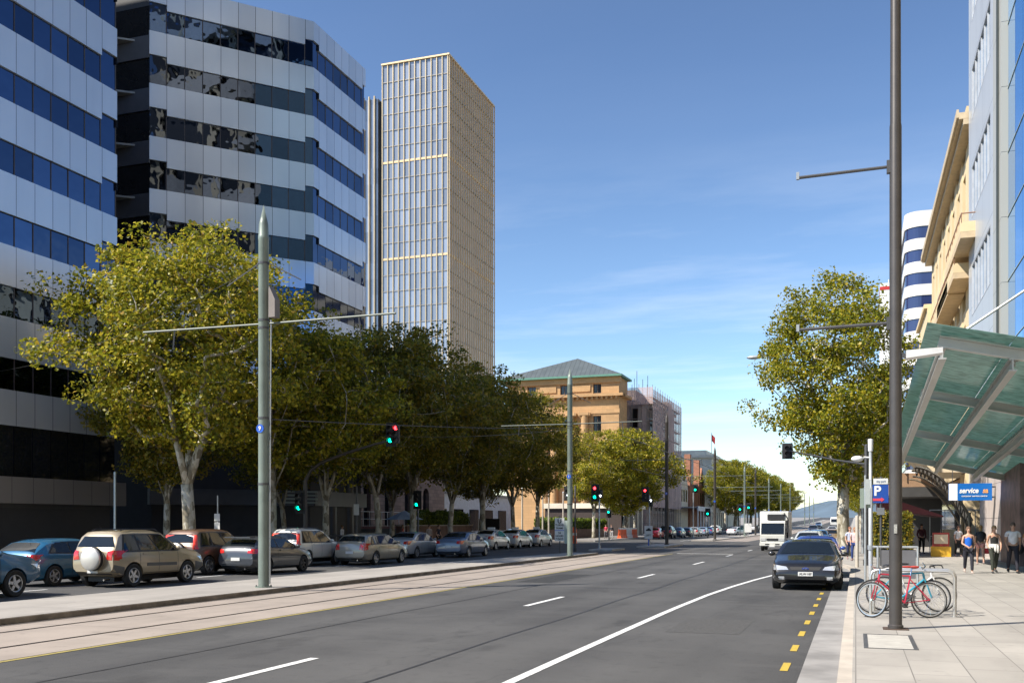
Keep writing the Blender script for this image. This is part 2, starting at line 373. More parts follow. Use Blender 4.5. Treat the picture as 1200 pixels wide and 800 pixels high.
def window(parent, F, s0, s1, d, z0, z1, m=DARKGLASS, tilt=.3, name='window', frame=MULL, th=.05):
    """one pane in a facade frame, tilted a hair so that reflections break from pane to pane"""
    k = wcount.get(parent.name,0); 
    o_, a, n = F; da = random.uniform(-1,1)*tilt*math.pi/180*(s1-s0)/2; dz = random.uniform(-1,1)*tilt*math.pi/180*(z1-z0)/2
    P = lambda s,dd,z: (o_[0]+a[0]*s+n[0]*dd, o_[1]+a[1]*s+n[1]*dd, z)
    tgt = MB() if k < 99 else rest.setdefault(parent.name, MB())
    vs = []
    for (s,z,e) in ((s0,z0,-da-dz),(s1,z0,da-dz),(s1,z1,da+dz),(s0,z1,-da+dz)): vs.append(P(s,d+e,z))
    vs += [P(s0,d-th,z0),P(s1,d-th,z0),P(s1,d-th,z1),P(s0,d-th,z1)]
    tgt.add(vs, [(0,1,2,3),(7,6,5,4),(0,4,5,1),(1,5,6,2),(2,6,7,3),(3,7,4,0)])
    wcount[parent.name] = k+1
    if k < 99: return tgt.build(name, m, parent, world=True)
rest = {}; restm = {}
def flush(parent, m):
    if parent.name in rest: tag(rest.pop(parent.name).build('window', m, parent, world=True), kind='stuff')
AL = (0,1); NL = (1,0)
SPAN1 = panelmat('pale_spandrel_panels',(.60,.64,.71),(0,1),(-38,44.2),1.15,.16,.07,metal=.35)
# --- striped office block at the left edge
b1 = thing('office_building','tall office block at the left edge with straight bands of white panels and blue glass','office building',(-38,38,0),0,'striped office blocks')
F = ((-38,32.7),AL,NL); L1 = 11.5; E = [25.4-3.42*k for k in range(-1,6)]
MB().box(-50,-38.35,32.8,44.05,.15,31.0).build('wall', M('dark_core',(.03,.03,.035),.6), b1, world=True)
MB().box(-75,-50.01,34,44.05,.15,52).build('added_shade_block', M('shade_block_grey',(.2,.2,.21),.6), b1, world=True)  # unseen volume added to shade the wall of the gap
joints = [L1-1.15*i for i in range(11)]; 
for k,e in enumerate(E):
    for i,(s1,s0) in enumerate(zip(joints,joints[1:])):
        window(b1, F, s0+.03, s1-.03, -.12, e, e+(1.89 if i==0 else 1.49))
    top = E[k-1] if k else 31.2
    sp_ = MB(); sp_.fbox(F, -.0, L1-1.15, -.3, 0, e+1.49, top); sp_.fbox(F, L1-1.15, L1, -.3, 0, e+1.89, top); sp_.fbox(F, L1, L1+.012, -.3, 0, e+1.49, top)
    sp_.build('spandrel', SPAN1, b1, world=True)
    for s in joints: MB().fbox(F, s-.03, s+.03, -.28, -.10, e, e+1.5).build('mullion', MULL, b1, world=True)
MB().fbox(F,0,L1,-.3,0,6.6,8.28).build('spandrel', SPAN1, b1, world=True)
for s1,s0 in zip(joints,joints[1:]): window(b1, F, s0+.03, s1-.03, -.15, 4.15, 6.6, SHOPGLASS)
MB().fbox(F,0,L1+.3,-.3,.35,2.9,4.15).build('canopy_fascia', panelmat('grey_concrete_fascia',(.19,.175,.165),(0,1),(-38,44.5),1.3,.6,.1), b1, world=True)
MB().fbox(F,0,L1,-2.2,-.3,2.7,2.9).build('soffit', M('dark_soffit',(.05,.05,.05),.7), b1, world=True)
for i in range(8): window(b1, F, i*1.45, i*1.45+1.38, -.9, .2, 2.7, SHOPGLASS, name='shop_window')
MB().fbox(F,8.3,9.5,-.86,-.4,.15,2.7).build('pillar', M('grey_pillar',(.12,.12,.13),.5), b1, world=True)
for i in range(9): MB().fbox(F, i*1.45-.05, i*1.45+.02, -.89,-.8,.2,2.7).build('shopfront_mullion', M('steel_mullion',(.22,.22,.23),.35,.5), b1, world=True)
MB().fbox(F,4.6,4.66,-.85,-.75,.9,1.9).build('door_handle', GALV, b1, world=True); MB().fbox(F,.4,2.2,-.88,-.84,1.2,2.2).build('poster', M('window_poster',(.3,.12,.08),.6,0,.5,3), b1, world=True)
flush(b1, SHOPGLASS)
# --- second striped block with an angled face
d2 = Vector((.669,.743)); n2 = Vector((.743,-.669)); cor = Vector((-36,61.6)); P0 = cor-d2*11.0
b2 = thing('office_building','striped office block with an angled corner face, right of the leftmost block','office building',(-38,62,0),0,'striped office blocks')
FA = (tuple(P0), tuple(d2), tuple(n2)); FB = ((-36,61.6),AL,NL)
FC = ((-58,P0.y),(1,0),(0,-1)); LC = P0.x+58
SPANA = panelmat('blue_white_spandrel_panels',(.60,.64,.71),tuple(d2),(P0.x+d2.x*1.07,P0.y+d2.y*1.07),1.162,.16,.07,metal=.35)
SPANB = panelmat('white_spandrel_panels_street',(.60,.64,.71),(0,1),(-36,62.3),1.1,.16,.07,metal=.35)
JA = [0,1.07]+[1.07+1.162*i for i in range(1,9)]+[11.0]; JB = [0,.7]+[.7+1.1*i for i in range(1,7)]+[7.8]
core = MB(); c0 = P0-n2*.35; c1 = cor-Vector((.35,-.1)); 
poly = [(-58,c0.y+.3),(c0.x,c0.y+.3),(c1.x,c1.y),(c1.x,69.3),(-58,69.3)]
core.prism(poly,.15,36.9,lambda u,v,h:(u,v,h)); core.build('wall', M('dark_core',(.03,.03,.035),.6), b2, world=True)
EE = [33.97-3.42*k for k in range(8)]
for k,e in enumerate(EE):
    top = EE[k-1] if k else 37.2
    for (FX,J,sm) in ((FA,JA,SPANA),(FB,JB,SPANB)):
        n = len(J)-1
        for i in range(n):
            hi = 1.89 if i in (0,n-1) else 1.49
            window(b2, FX, J[i]+.03, J[i+1]-.03, -.12, e, e+hi, (GREYGLASS if (FX is FA and k > 0) else DARKGLASS), .8)
        q = MB(); q.fbox(FX, J[1],J[n-1],-.3,0,e+1.49,top); q.fbox(FX,J[0],J[1],-.3,0,e+1.89,top); q.fbox(FX,J[n-1],J[n],-.3,0,e+1.89,top)
        q.build('spandrel', sm, b2, world=True)
        for s in J[1:-1]:
            if FX is FA or k < 4: MB().fbox(FX, s-.03,s+.03,-.28,-.10,e,e+1.5).build('mullion', MULL, b2, world=True)
    # side wall facing the gap, colours darkened for its shade, with balcony slabs
    MB().fbox(FC,0,LC-.05,-.3,0,e-1.75,e-.3).build('side_spandrel', M('shade_grey_side_spandrel',(.06,.06,.072),.4,0,.1), b2, world=True)
    MB().fbox(FC,0,LC-.05,-.3,-.12,e-.3,e+1.67).build('side_window', M('shade_black_side_glass',(.008,.008,.01),.25,0,.3,1,.2), b2, world=True)
    q = MB(); bx = x_on(136,P0.y); q.prism([(bx-4,P0.y-.0),(bx+1.5,P0.y-.0),(bx-.2,P0.y-1.3),(bx-4,P0.y-1.3)],e-.55,e-.43,lambda u,v,h:(u,v,h)); q.build('sunshade', M('pale_sunshade',(.25,.24,.23),.5), b2, world=True)
MB().prism(poly,36.91,37.05,lambda u,v,h:(u,v,h)).build('roof', M('flat_roof',(.2,.2,.2),.8), b2, world=True)
for FX,J,sm in ((FA,JA,SPANA),(FB,JB,SPANB)):
    MB().fbox(FX,J[0],J[-1],-.3,0,EE[-1]-1.9,EE[-1]-.02).build('spandrel', sm, b2, world=True)
    zz = EE[-1]-1.9
    for i in range(len(J)-1): window(b2, FX, J[i]+.03,J[i+1]-.03,-.9,4.3,zz,SHOPGLASS)
    MB().fbox(FX,J[0],J[-1],-1.0,.1,3.2,4.25).build('fascia', M('dark_fascia',(.07,.075,.085),.4), b2, world=True)
    for i in range(len(J)-1): window(b2, FX, J[i]+.03,J[i+1]-.03,-1.3,.2,3.2,SHOPGLASS,name='shop_window')
MB().fbox(FA,.3,3.6,-1.25,-1.0,.2,3.1).build('roller_door', M('grey_roller_door',(.085,.08,.085),.5), b2, world=True)
q = MB()
for i,z in enumerate((3.35,3.6,3.85,4.1)): q.fbox(FA,8.9,11.2,.16,.22,z,z+.13)
q.build('louvre', M('pale_louvre',(.3,.36,.33),.4), b2, world=True)
for px,x in ((386,-36.6),(406,-36.6)):
    MB().lathe([(.55,.15),(.55,11)],20,(x,y_on(px,x),0)).build('column', M('blue_black_column',(.02,.025,.035),.3,0,.2), b2, smooth=True, world=True)
for FX,J in ((FA,JA),(FB,JB)):
    for s_ in J: MB().fbox(FX,s_-.05,s_+.05,-1.28,-1.15,.2,3.2).build('shopfront_mullion', M('steel_mullion',(.22,.22,.23),.35,.5), b2, world=True)
MB().fbox(FA,6.2,7.1,-1.27,-1.2,.6,2.4).build('poster', M('pale_poster',(.4,.42,.4),.6,0,.4,3), b2, world=True); MB().fbox(FA,9.4,10.2,-1.27,-1.2,.5,1.5).build('poster', M('pale_poster',(.4,.42,.4),.6,0,.4,3), b2, world=True)
flush(b2, SHOPGLASS)
# two unseen buildings added across the street for the glass to mirror
ob = thing('office_building','cream building added across the street, seen only mirrored in the striped blocks','office building',(8,0,0))
q = MB(); yy = [-70+7*i for i in range(13)]; q.box(8.6,24,-70,18,.15,24)
for y_ in yy: q.box(8,8.6,y_-1.2,y_+1.2,.15,24)
for z_ in range(6): q.box(8.05,8.6,-70,18,3.8+z_*3.9,5.2+z_*3.9)
q.build('wall', M('cream_mirrored_wall',(.6,.5,.34),.7), ob, world=True)
for z_ in range(6): MB().box(8.5,8.58,-70,18,1.2+z_*3.9,3.8+z_*3.9).build('window_band', SHOPGLASS, ob, world=True)
ot = thing('office_building','white slab office tower added across the street, seen only mirrored in the angled block','office building',(12,28,0))
MB().box(10.5,26,19,36.5,.15,66).build('wall', M('near_black_cladding',(.015,.016,.018),.3), ot, world=True)
for k_ in range(9):
    q = MB(); pl = [(9.2+.9*math.sin(k_*.9+t_*.7),19+t_*1.75) for t_ in range(11)]; q.prism([(10.6,19)]+pl+[(10.6,36.5)],6+k_*6.9,7.4+k_*6.9+.7*(k_%3),lambda u,v,h:(u,v,h)); q.build('balcony_slab', M('white_slab',(.55,.53,.50),.5), ot, world=True)
for y_ in (21,26,31,35): MB().box(9.9,10.49,y_,y_+.8,.15,66).build('fin', M('cream_mirrored_wall',(.6,.5,.34),.7), ot, world=True)
MB().box(7.2,24,-70.5,18.5,24.01,25).build('cornice', M('cream_mirrored_wall',(.6,.5,.34),.7), ob, world=True)
# --- gold-finned glass tower behind
gx0,gx1,gy0,gy1,gt = -101.0,-85.0,203.0,232.0,105.5
tw = thing('glass_tower','slim glass tower with gold vertical fins rising behind the striped block','tower',(gx1,gy0,0))
def sky_glass(name, col, metal, rough):
    m, nt, b = nmat(name); P = pos(nt)
    wn = N(nt,'ShaderNodeTexWhiteNoise', noise_dimensions='3D'); cb = N(nt,'ShaderNodeCombineXYZ')
    for i,s in enumerate((1.35,1.35,3.6)): nt.links.new(math_(nt,'FLOOR',math_(nt,'DIVIDE',P[i],s)), cb.inputs[i])
    nt.links.new(cb.outputs[0], wn.inputs['Vector'])
    c = mix(nt, wn.outputs['Value'], tuple(x*.75 for x in col), tuple(min(1,x*1.15) for x in col)); 
    
    nt.links.new(c, b.inputs['Base Color'])
    setin(b, Roughness=rough, Metallic=metal); bump(nt, b, noise(nt,.25,2), .1, .2); return m
TG = sky_glass('pale_tower_glass',(.35,.38,.43),.35,.15); TGS = M('bronze_tower_cladding',(.55,.40,.27),.35,.2,.1,.3)
GOLD = M('gold_fin',(.78,.56,.32),.4,.2,.08,.5); GOLDF = M('pale_gold_fin',(.55,.44,.28),.4,.3,.08,.5)
flh = 3.62; nf = int(gt/flh)
MB().box(gx0+.1,gx1-.1,gy0+.1,gy1,0,gt-.3).build('core', M('tower_core',(.1,.1,.1),.6), tw, world=True)
for k in range(6,nf+1):
    z0 = k*flh; z1 = min(gt-.1,z0+flh-.05)
    if k == nf-1: z1 = gt-.1
    if k == nf: break
    MB().box(gx0,gx1,gy0,gy0+.08,z0,z1).build('front_glazing', TG, tw, world=True)
    MB().box(gx1-.08,gx1,gy0+.09,gy1,z0,z1).build('side_glazing', TGS, tw, world=True)
    th = .42 if k in (10,17,23) else .13
    q = MB(); q.box(gx0,gx1+.12,gy0-.14,gy0,z0-.05-th/2,z0+th/2); q.box(gx1,gx1+.14,gy0,gy1,z0-.05-th/2,z0+th/2)
    q.build('floor_rail', GOLD if th>.2 else M('dull_floor_rail',(.3,.29,.28),.4,.3), tw, world=True)
for i in range(13):
    x = gx0+(gx1-gx0)*i/12; MB().box(x-.09,x+.09,gy0-.28,gy0-.145,20,gt).build('fin', GOLDF, tw, world=True)
for i in range(22):
    y = gy0+(gy1-gy0)*(i+.0)/21.; MB().box(gx1+.15,gx1+.4,y-.07,y+.07,20,gt).build('fin', GOLD, tw, world=True)
MB().box(gx0-.2,gx1+.4,gy0-.4,gy1,gt-.25,gt+.1).build('parapet', GOLD, tw, world=True)
MB().box(gx0-1.6,gx0-.2,gy0+1.5,gy1,0,98).build('recess', M('dark_recess',(.03,.025,.022),.6), tw, world=True)
MB().box(gx0-9,gx0-1.6,gy0+.8,gy1,0,98.5).build('rear_wing', TG, tw, world=True)
for i in range(6): MB().box(gx0-2.4-i*1.35,gx0-2.2-i*1.35,gy0+.3,gy0+.79,20,99).build('fin', GOLDF, tw, world=True)
# --- brown stone building behind the trees
def brickmat(name, col, w, h, mort, var=.2):
    m, nt, b = nmat(name); g = N(nt,'ShaderNodeNewGeometry'); P = pos(nt)
    cb = N(nt,'ShaderNodeCombineXYZ'); nt.links.new(math_(nt,'ADD',P[0],P[1]), cb.inputs[0]); nt.links.new(P[2], cb.inputs[1])
    br = N(nt,'ShaderNodeTexBrick'); setin(br, Scale=1.0, Mortar_Size=.012, Brick_Width=w, Row_Height=h)
    br.inputs['Color1'].default_value = (*[x*(1-var) for x in col],1); br.inputs['Color2'].default_value = (*[min(1,x*(1+var)) for x in col],1); br.inputs['Mortar'].default_value = (*mort,1)
    nt.links.new(cb.outputs[0], br.inputs['Vector']); n = noise(nt,.4,5)
    c = mix(nt, ramp(nt,n,[(.4,(0,0,0)),(.75,(.45,.45,.45))]), br.outputs['Color'], tuple(x*.6 for x in col))
    nt.links.new(c, b.inputs['Base Color']); setin(b, Roughness=.8); return m
STONEB = brickmat('brown_stone_courses',(.30,.20,.16),.9,.38,(.10,.07,.06))
WFRAME = M('window_frame_dark',(.03,.03,.03),.5)
def arch_poly(w, h, n=10): return [(-w/2,0),(w/2,0)]+[(w/2*math.cos(math.pi*i/n), h-w/2+w/2*math.sin(math.pi*i/n)) for i in range(n+1)]
sb = thing('stone_building','brown stone building with arched windows seen behind the tree trunks','building',(-44,88,0))
# wall built as piers and spandrels round real openings
wl = MB(); ys = [80.5+4.6*i for i in range(5)]; Xs = -44
y = 74.0
for yc in ys:
    wl.box(Xs-.6,Xs,y,yc-.8,.15,13); wl.box(Xs-.6,Xs,yc-.8,yc+.8,.15,1.8); wl.box(Xs-.6,Xs,yc-.8,yc+.8,6.2,13)
    ap = [(yc-.8,6.2)]+[(yc-.8*math.cos(math.pi*i/8), 5.0+.8*math.sin(math.pi*i/8)) for i in range(9)]+[(yc+.8,6.2)]
    wl.prism(ap, Xs-.6, Xs, lambda u,v,h:(h,u,v)); y = yc+.8
wl.box(Xs-.6,Xs,y,104,.15,13); wl.box(-60,Xs-.6,74,74.6,.15,13)
wl.build('wall', STONEB, sb, world=True)
for yc in ys:
    wn_ = MB(); wn_.box(Xs-.45,Xs-.4,yc-.8,yc+.8,1.8,5.9); wn_.build('window', SHOPGLASS, sb, world=True)
MB().box(-60,Xs+.3,73.7,104.3,13,13.5).build('cornice', STONEB, sb, world=True)
# --- low white building at the back of the plaza
wb = thing('low_building','long low white building at the back of the plaza','building',(-52,118,0))
MB().box(-62,-52,106,150,.1,6).build('wall', M('white_render',(.5,.52,.58),.6), wb, world=True)
for i in range(7): MB().box(-51.98,-51.9,108+i*6,111.5+i*6,1,4).build('window', SHOPGLASS, wb, world=True)
MB().box(-62.3,-51.5,105.7,150.3,6,6.35).build('roof', M('grey_roof_edge',(.2,.2,.21),.6), wb, world=True)
# --- sandstone building with pyramid roof
SAND = brickmat('tan_sandstone',(.50,.30,.14),1.3,.5,(.30,.18,.08),.1)
tb = thing('sandstone_building','tan sandstone building with columns and a grey pyramid roof','building',(-49,176,0))
tx0,tx1,ty0,ty1 = -59.5,-39.0,170.0,176.5; TX = lambda px: x_on(px,ty0); TZ = lambda py,px=680: z_at(py,TX(px),ty0)
z_e = TZ(443); z_c = TZ(464)
MB().box(tx0,tx1,ty0+.8,ty1,0,z_e).build('wall', SAND, tb, world=True)
FT = ((tx0,ty0),(1,0),(0,-1)); SX = lambda px: TX(px)-tx0
wl = MB(); W2 = [(SX(618),SX(628)),(SX(656.5),SX(665)),(SX(695),SX(704.5))]
zt0,zt1 = TZ(461.5),TZ(450.5); zb0,zb1 = TZ(508),TZ(487.5)
prev = 0; LT = tx1-tx0
for a,b_ in W2:
    wl.fbox(FT,prev,a,-.8,0,0,z_e-1.0); wl.fbox(FT,a,b_,-.8,0,zt1,z_e-1.0); wl.fbox(FT,a,b_,-.8,0,zb1,zt0); wl.fbox(FT,a,b_,-.8,0,0,zb0); prev = b_
wl.fbox(FT,prev,LT,-.8,0,0,z_e-1.0); wl.build('front_wall', SAND, tb, world=True)
for a,b_ in W2:
    for (u,v) in ((zt0,zt1),(zb0,zb1)):
        w_ = MB().fbox(FT,a+.1,b_-.1,-.6,-.5,u+.1,v-.1).build('window', SHOPGLASS, tb, world=True)
        fr = MB(); fr.fbox(FT,a,a+.1,-.6,-.35,u,v); fr.fbox(FT,b_-.1,b_,-.6,-.35,u,v); fr.fbox(FT,a+.1,b_-.1,-.6,-.35,v-.1,v); fr.fbox(FT,a+.1,b_-.1,-.6,-.35,u,u+.1); fr.fbox(FT,(a+b_)/2-.04,(a+b_)/2+.04,-.5,-.4,u+.1,v-.1)
        f_ = fr.build('frame', M('brown_frame',(.12,.08,.06),.5), tb, world=True)
q = MB(); q.fbox(FT,-.5,LT+.9,-.8,1.0,z_c-.25,z_c+.2); q.box(tx1+.01,tx1+.9,ty0,ty1,z_c-.25,z_c+.2)
for i in range(24): q.fbox(FT,i*.87,i*.87+.35,.05,.7,z_c-.7,z_c-.26)
q.build('cornice', SAND, tb, world=True)
MB().fbox(FT,-.2,LT+.15,-.1,.14,z_c-3.2,z_c-2.4).build('frieze', SAND, tb, world=True)
MB().fbox(FT,-.2,LT+.3,-.8,.3,z_e-.99,z_e+.0).build('attic_band', SAND, tb, world=True)
for px in (640,670,686,650):
    c_ = MB(); x = TX(px); zt = TZ(486); c_.lathe([(.75,0),(.62,zt-.2)],14,(x,ty0-.55,0)); c_.box(x-.85,x+.85,ty0-1.2,ty0+.0,zt-.19,zt+.3)
    for s in (-.75,.75): c_.lathe([(.36,-.5),(.36,.5)],10,(x+s,ty0-.6,zt+.0),'y')
    c_.build('column', SAND, tb, smooth=True, world=True)
for a,b_ in ((SX(633),SX(652)),(SX(668),SX(692))): MB().fbox(FT,a,b_,.0,.18,TZ(463)+.6,TZ(452)).build('attic_panel', SAND, tb, world=True)
rf = MB(); ov = .9; ax,ay,az = x_on(677,173.5),173.5,z_at(420,x_on(677,173.5),173.5)
rf.add([(tx0-ov-1,ty0-ov,z_e+.35),(tx1+ov-.3,ty0-ov,z_e+.35),(tx1+ov-.3,ty1+ov,z_e+.35),(tx0-ov-1,ty1+ov,z_e+.35),(ax,ay,az)],[(0,1,4),(1,2,4),(2,3,4),(3,0,4),(3,2,1,0)])
m, nt_, b_ = nmat('slate_metal_roof'); P = pos(nt_)
c = mix(nt_, noise(nt_,.9,5,stretch=(1,1,.2)), (.05,.065,.07), (.12,.14,.15)); c = mix(nt_, math_(nt_,'LESS_THAN',math_(nt_,'FRACT',math_(nt_,'MULTIPLY',P[0],1.2)),.12), c, (.05,.06,.065)); nt_.links.new(c, b_.inputs['Base Color']); setin(b_, Roughness=.5)
r_ = rf.build('roof', m, tb, world=True)
MB().box(tx0-ov-1.1,tx1+ov-.2,ty0-ov-.15,ty1+ov,z_e+.0,z_e+.34).build('gutter', M('green_copper_gutter',(.10,.24,.18),.6), tb, world=True)
# --- scaffolded block beside it
def netmat():
    m, nt, b = nmat('scaffold_netting'); setin(b, Base_Color=(.62,.47,.45,1), Roughness=.9)
    P = pos(nt); tr = N(nt,'ShaderNodeBsdfTransparent'); mx = N(nt,'ShaderNodeMixShader')
    n = noise(nt,.25,5,stretch=(1,1,.25)); f = ramp(nt, n, [(.3,(.4,.4,.4)),(.7,(.78,.78,.78))])
    nt.links.new(f, mx.inputs[0]); nt.links.new(b.outputs[0], mx.inputs[1]); nt.links.new(tr.outputs[0], mx.inputs[2])
    nt.links.new(mx.outputs[0], nt.nodes['Material Output'].inputs[0]); return m
NET = netmat(); GREYST = brickmat('grey_pink_stone',(.34,.27,.25),1.2,.5,(.2,.16,.15),.12)
sy0,sy1 = 179.0, 209.0; sx = x_on(757,sy0)
st = thing('scaffolded_building','old stone corner building wrapped in scaffold netting beside the pyramid roof','building',(sx,190,0))
ztop = z_at(462,sx,sy0+3); xp = lambda px: x_on(px,sy0)
MB().box(-60,sx-.01,sy0+2.2,sy1,.1,ztop-1).build('wall', GREYST, st, world=True)
q = MB()
for p0,p1 in ((733,737.5),(752,757)): q.box(xp(p0),xp(p1),sy0,sy0+2.19,.1,ztop-1)
for z in (6.2,12.4,18.6): q.box(xp(737.5)+.01,xp(752)-.01,sy0+.4,sy0+2.19,z,z+.9)
q.build('corner_pier', GREYST, st, world=True)
for z in (7.6,13.8,19.8):
    MB().box(xp(738.5),xp(744.5),sy0+2.05,sy0+2.18,z,z+3.4).build('window', SHOPGLASS, st, world=True)
    MB().lathe([(.55,z-.5),(.45,z+3.6)],12,(xp(749),sy0+1.2,0)).build('column', M('pale_stone_column',(.42,.36,.33),.7,0,.1,1), st, world=True, smooth=True)
for i in range(6):
    for z in (4.5,9.5,14.5,19.0):
        if z+2.6 < ztop-1: MB().box(sx,sx+.06,sy0+4.0+i*4.3,sy0+5.8+i*4.3,z,z+2.6).build('window', SHOPGLASS, st, world=True)
q = MB()
for i in range(13):
    y = sy0-1.0+i*2.5
    for x in (sx+.4,sx+1.4): q.tube([(x,y,.1),(x,y,ztop+1.2)],.05,5)
for px in (735,742,750): q.tube([(xp(px),sy0-1,.1),(xp(px),sy0-1,ztop+1.4)],.05,5)
for k in range(12):
    z = 2.1+2.1*k
    if z < ztop+1: q.tube([(sx+1.4,sy0-1,z),(sx+1.4,sy1,z)],.045,5); q.box(sx+.45,sx+1.35,sy0-1,sy1,z-.28,z-.22); q.tube([(xp(733),sy0-1,z),(sx+1.4,sy0-1,z)],.045,5)
q.build('scaffold', M('scaffold_tube',(.25,.22,.2),.5,.4), st, world=True)
net = MB(); net.box(sx+1.5,sx+1.53,sy0-1,sy1,5,ztop+.4); net.box(xp(733),sx+1.49,sy0-1.14,sy0-1.1,z_at(474,sx,sy0),ztop+.8); net.build('netting', NET, st, world=True)
MB().box(xp(723),xp(732.5),sy0-1.5,sy0+2.1,.1,z_at(442,sx,sy0)).build('stair_tower', M('pale_pink_sheeting',(.60,.47,.44),.8,0,.15,1), st, world=True)
MB().box(-58,sx-3,sy0+5,sy1-8,ztop-1,ztop+1.2).build('plant_room', GREYST, st, world=True); MB().box(sx-4,sx-.3,sy1-7,sy1-1,ztop-.99,ztop+1.0).build('corner_turret', M('brown_stone_turret',(.25,.17,.12),.8), st, world=True)
q = MB()
for px,h in ((738,2.2),(741,3.6),(748,2.0),(754,2.6)): q.tube([(xp(px),sy0+4,ztop-1),(xp(px),sy0+4,ztop+1.0+h)],.05,4)
q.build('aerial', DARKSTEEL, st, world=True)
MB().box(sx+.0,sx+.38,sy0+2.3,sy1,ztop-1.6,ztop-.99).build('cornice', GREYST, st, world=True)
# --- verandah shops with a brick gable
vb = thing('gabled_shop_building','red brick gabled shop with a pale columned verandah over the footpath','shop building',(-36,225,0))
RED = brickmat('red_brick',(.40,.17,.10),.5,.16,(.3,.2,.15),.2); CREAMW = M('cream_render_far',(.74,.66,.53),.7,0,.15,.4)
g0,g1 = 209.5,262.0
MB().box(-50,-36,g0,g1,.1,10.5).build('wall', CREAMW, vb, world=True)
for yc,w_ in ((216,11),(243,9)):
    q = MB(); zb = 10.5; zt = z_at(545,-36,216) if yc<220 else 15.5
    q.prism([(yc-w_/2,.1),(yc+w_/2,.1),(yc+w_/2,zb),(yc,zt),(yc-w_/2,zb)],-36,-35.2,lambda u,v,h:(h,u,v)); q.build('gable', CREAMW if yc<220 else RED, vb, world=True)
    q = MB(); q.lathe([(.9,-.0),(.9,.1)],16,(-35.15,yc,zb+1.6),'x'); q.build('round_window', SHOPGLASS, vb, world=True)
    for dy in (-3,0,3): MB().box(-35.18,-35.1,yc+dy-.6,yc+dy+.6,6.8,9.4).build('window', SHOPGLASS, vb, world=True)
MB().box(-36.2,-34.9,222.5,224.5,.1,17.5).build('chimney', RED, vb, world=True); MB().box(-36.2,-34.9,236,237.6,.1,17).build('chimney', RED, vb, world=True)
MB().box(-36.1,-35.0,224.6,235.9,.1,11).build('brick_bay', RED, vb, world=True)
q = MB(); q.add([(-35,g0,10.5),(-35,g1,10.5),(-40,g1,12.2),(-40,g0,12.2),(-50,g1,10.5),(-50,g0,10.5)],[(0,1,2,3),(3,2,4,5),(0,3,5),(1,4,2)]); q.build('roof', M('grey_slate',(.17,.18,.2),.6), vb, world=True)
MB().box(-36,-31.2,g0,g1,5.4,5.6).build('verandah_roof', M('verandah_iron',(.35,.36,.38),.5,.3), vb, world=True)
MB().box(-31.35,-31.1,g0,g1,4.7,5.7).build('verandah_fascia', M('pale_grey_fascia',(.7,.72,.75),.5), vb, world=True)
for i in range(14):
    y = g0+.6+i*3.95; MB().lathe([(.16,.15),(.13,4.7)],8,(-31.3,y,0)).build('post', M('pale_post',(.75,.75,.72),.5), vb, world=True, smooth=True)
for i in range(9): MB().box(-35.95,-35.9,g0+3+i*5.4,g0+6.6+i*5.4,.3,4.3).build('shop_window', SHOPGLASS, vb, world=True)
# --- distant pale buildings with a flag
pb = thing('hotel_building','distant pale stone building with a balustrade and flag mast','building',(-38,290,gz(290)))
MB().box(-60,-36,266,330,.1,z_at(537,-36,270)).build('wall', CREAMW, pb, world=True)
zt = z_at(529,-38,276)
MB().box(-52,-38,270,300,16,zt).build('upper_storey', CREAMW, pb, world=True)
MB().box(-60.5,-35.3,265.5,330.5,z_at(537,-36,270),z_at(537,-36,270)+.7).build('cornice', CREAMW, pb, world=True)
for i in range(5): MB().box(-37.98,-37.9,272+i*5,274+i*5,zt-4,zt-1.5).build('window', SHOPGLASS, pb, world=True)
MB().box(-35.99,-35.9,280,283,14,17).build('window', SHOPGLASS, pb, world=True)
MB().tube([(-38.6,285,zt),(-38.6,285,zt+6)],.08,5).build('mast', DARKSTEEL, pb, world=True)
fl = MB(); fl.add([(-38.6,285,zt+5.6),(-37.6,285.3,zt+4.6),(-37.7,285.5,zt+2.6),(-38.6,285,zt+3.8),(-38.62,285.05,zt+5.6),(-37.62,285.35,zt+4.6),(-37.72,285.55,zt+2.6),(-38.62,285.05,zt+3.8)],[(0,1,2,3),(7,6,5,4),(0,4,5,1),(1,5,6,2),(2,6,7,3),(3,7,4,0)]); fl.build('flag', M('red_flag',(.5,.05,.05),.7), pb, world=True)
# ================================================================= RIGHT SIDE
# --- grey building with the glass corner
XR = 6.6
rb = thing('grey_metal_building','grey metal-clad building with tall strip windows and curved glass corner, right edge','building',(XR,56,0))
RCLAD = panelmat('pale_grey_metal_cladding',(.50,.52,.54),(0,1),(XR,66.4),3.0,.35,.05,.4,2.9,.15)
m, nt_, b_ = nmat('dark_line'); FR = ((XR,y_on(1165,XR)),AL,NL); yN = y_on(1165,XR); yF = y_on(1135.3,XR)
wl = MB(); wy0 = y_on(1160.5,XR); wy1 = y_on(1139,XR)
lv = [(z_at(332,XR,wy0), z_at(264,XR,wy0))]; hgt = lv[0][1]-lv[0][0]; pit = z_at(199,XR,wy0)-lv[0][0]
zs = [lv[0][0]+pit*i for i in range(-1,7)]; TOP = zs[-1]+hgt+2
wl.box(XR,20,yN,wy0,4.2,TOP); wl.box(XR,20,wy1,yF,4.2,TOP); wl.box(XR+.35,20,wy0,wy1,4.2,TOP)
zp = 4.2
for z in zs: 
    wl.box(XR,XR+.34,wy0,wy1,zp,z); zp = z+hgt
wl.box(XR,XR+.34,wy0,wy1,zp,TOP)
wl.build('wall', RCLAD, rb, world=True)
BLUEG = glassmat('blue_reflective_glass',(.06,.22,.45),.03,1.0,.55)
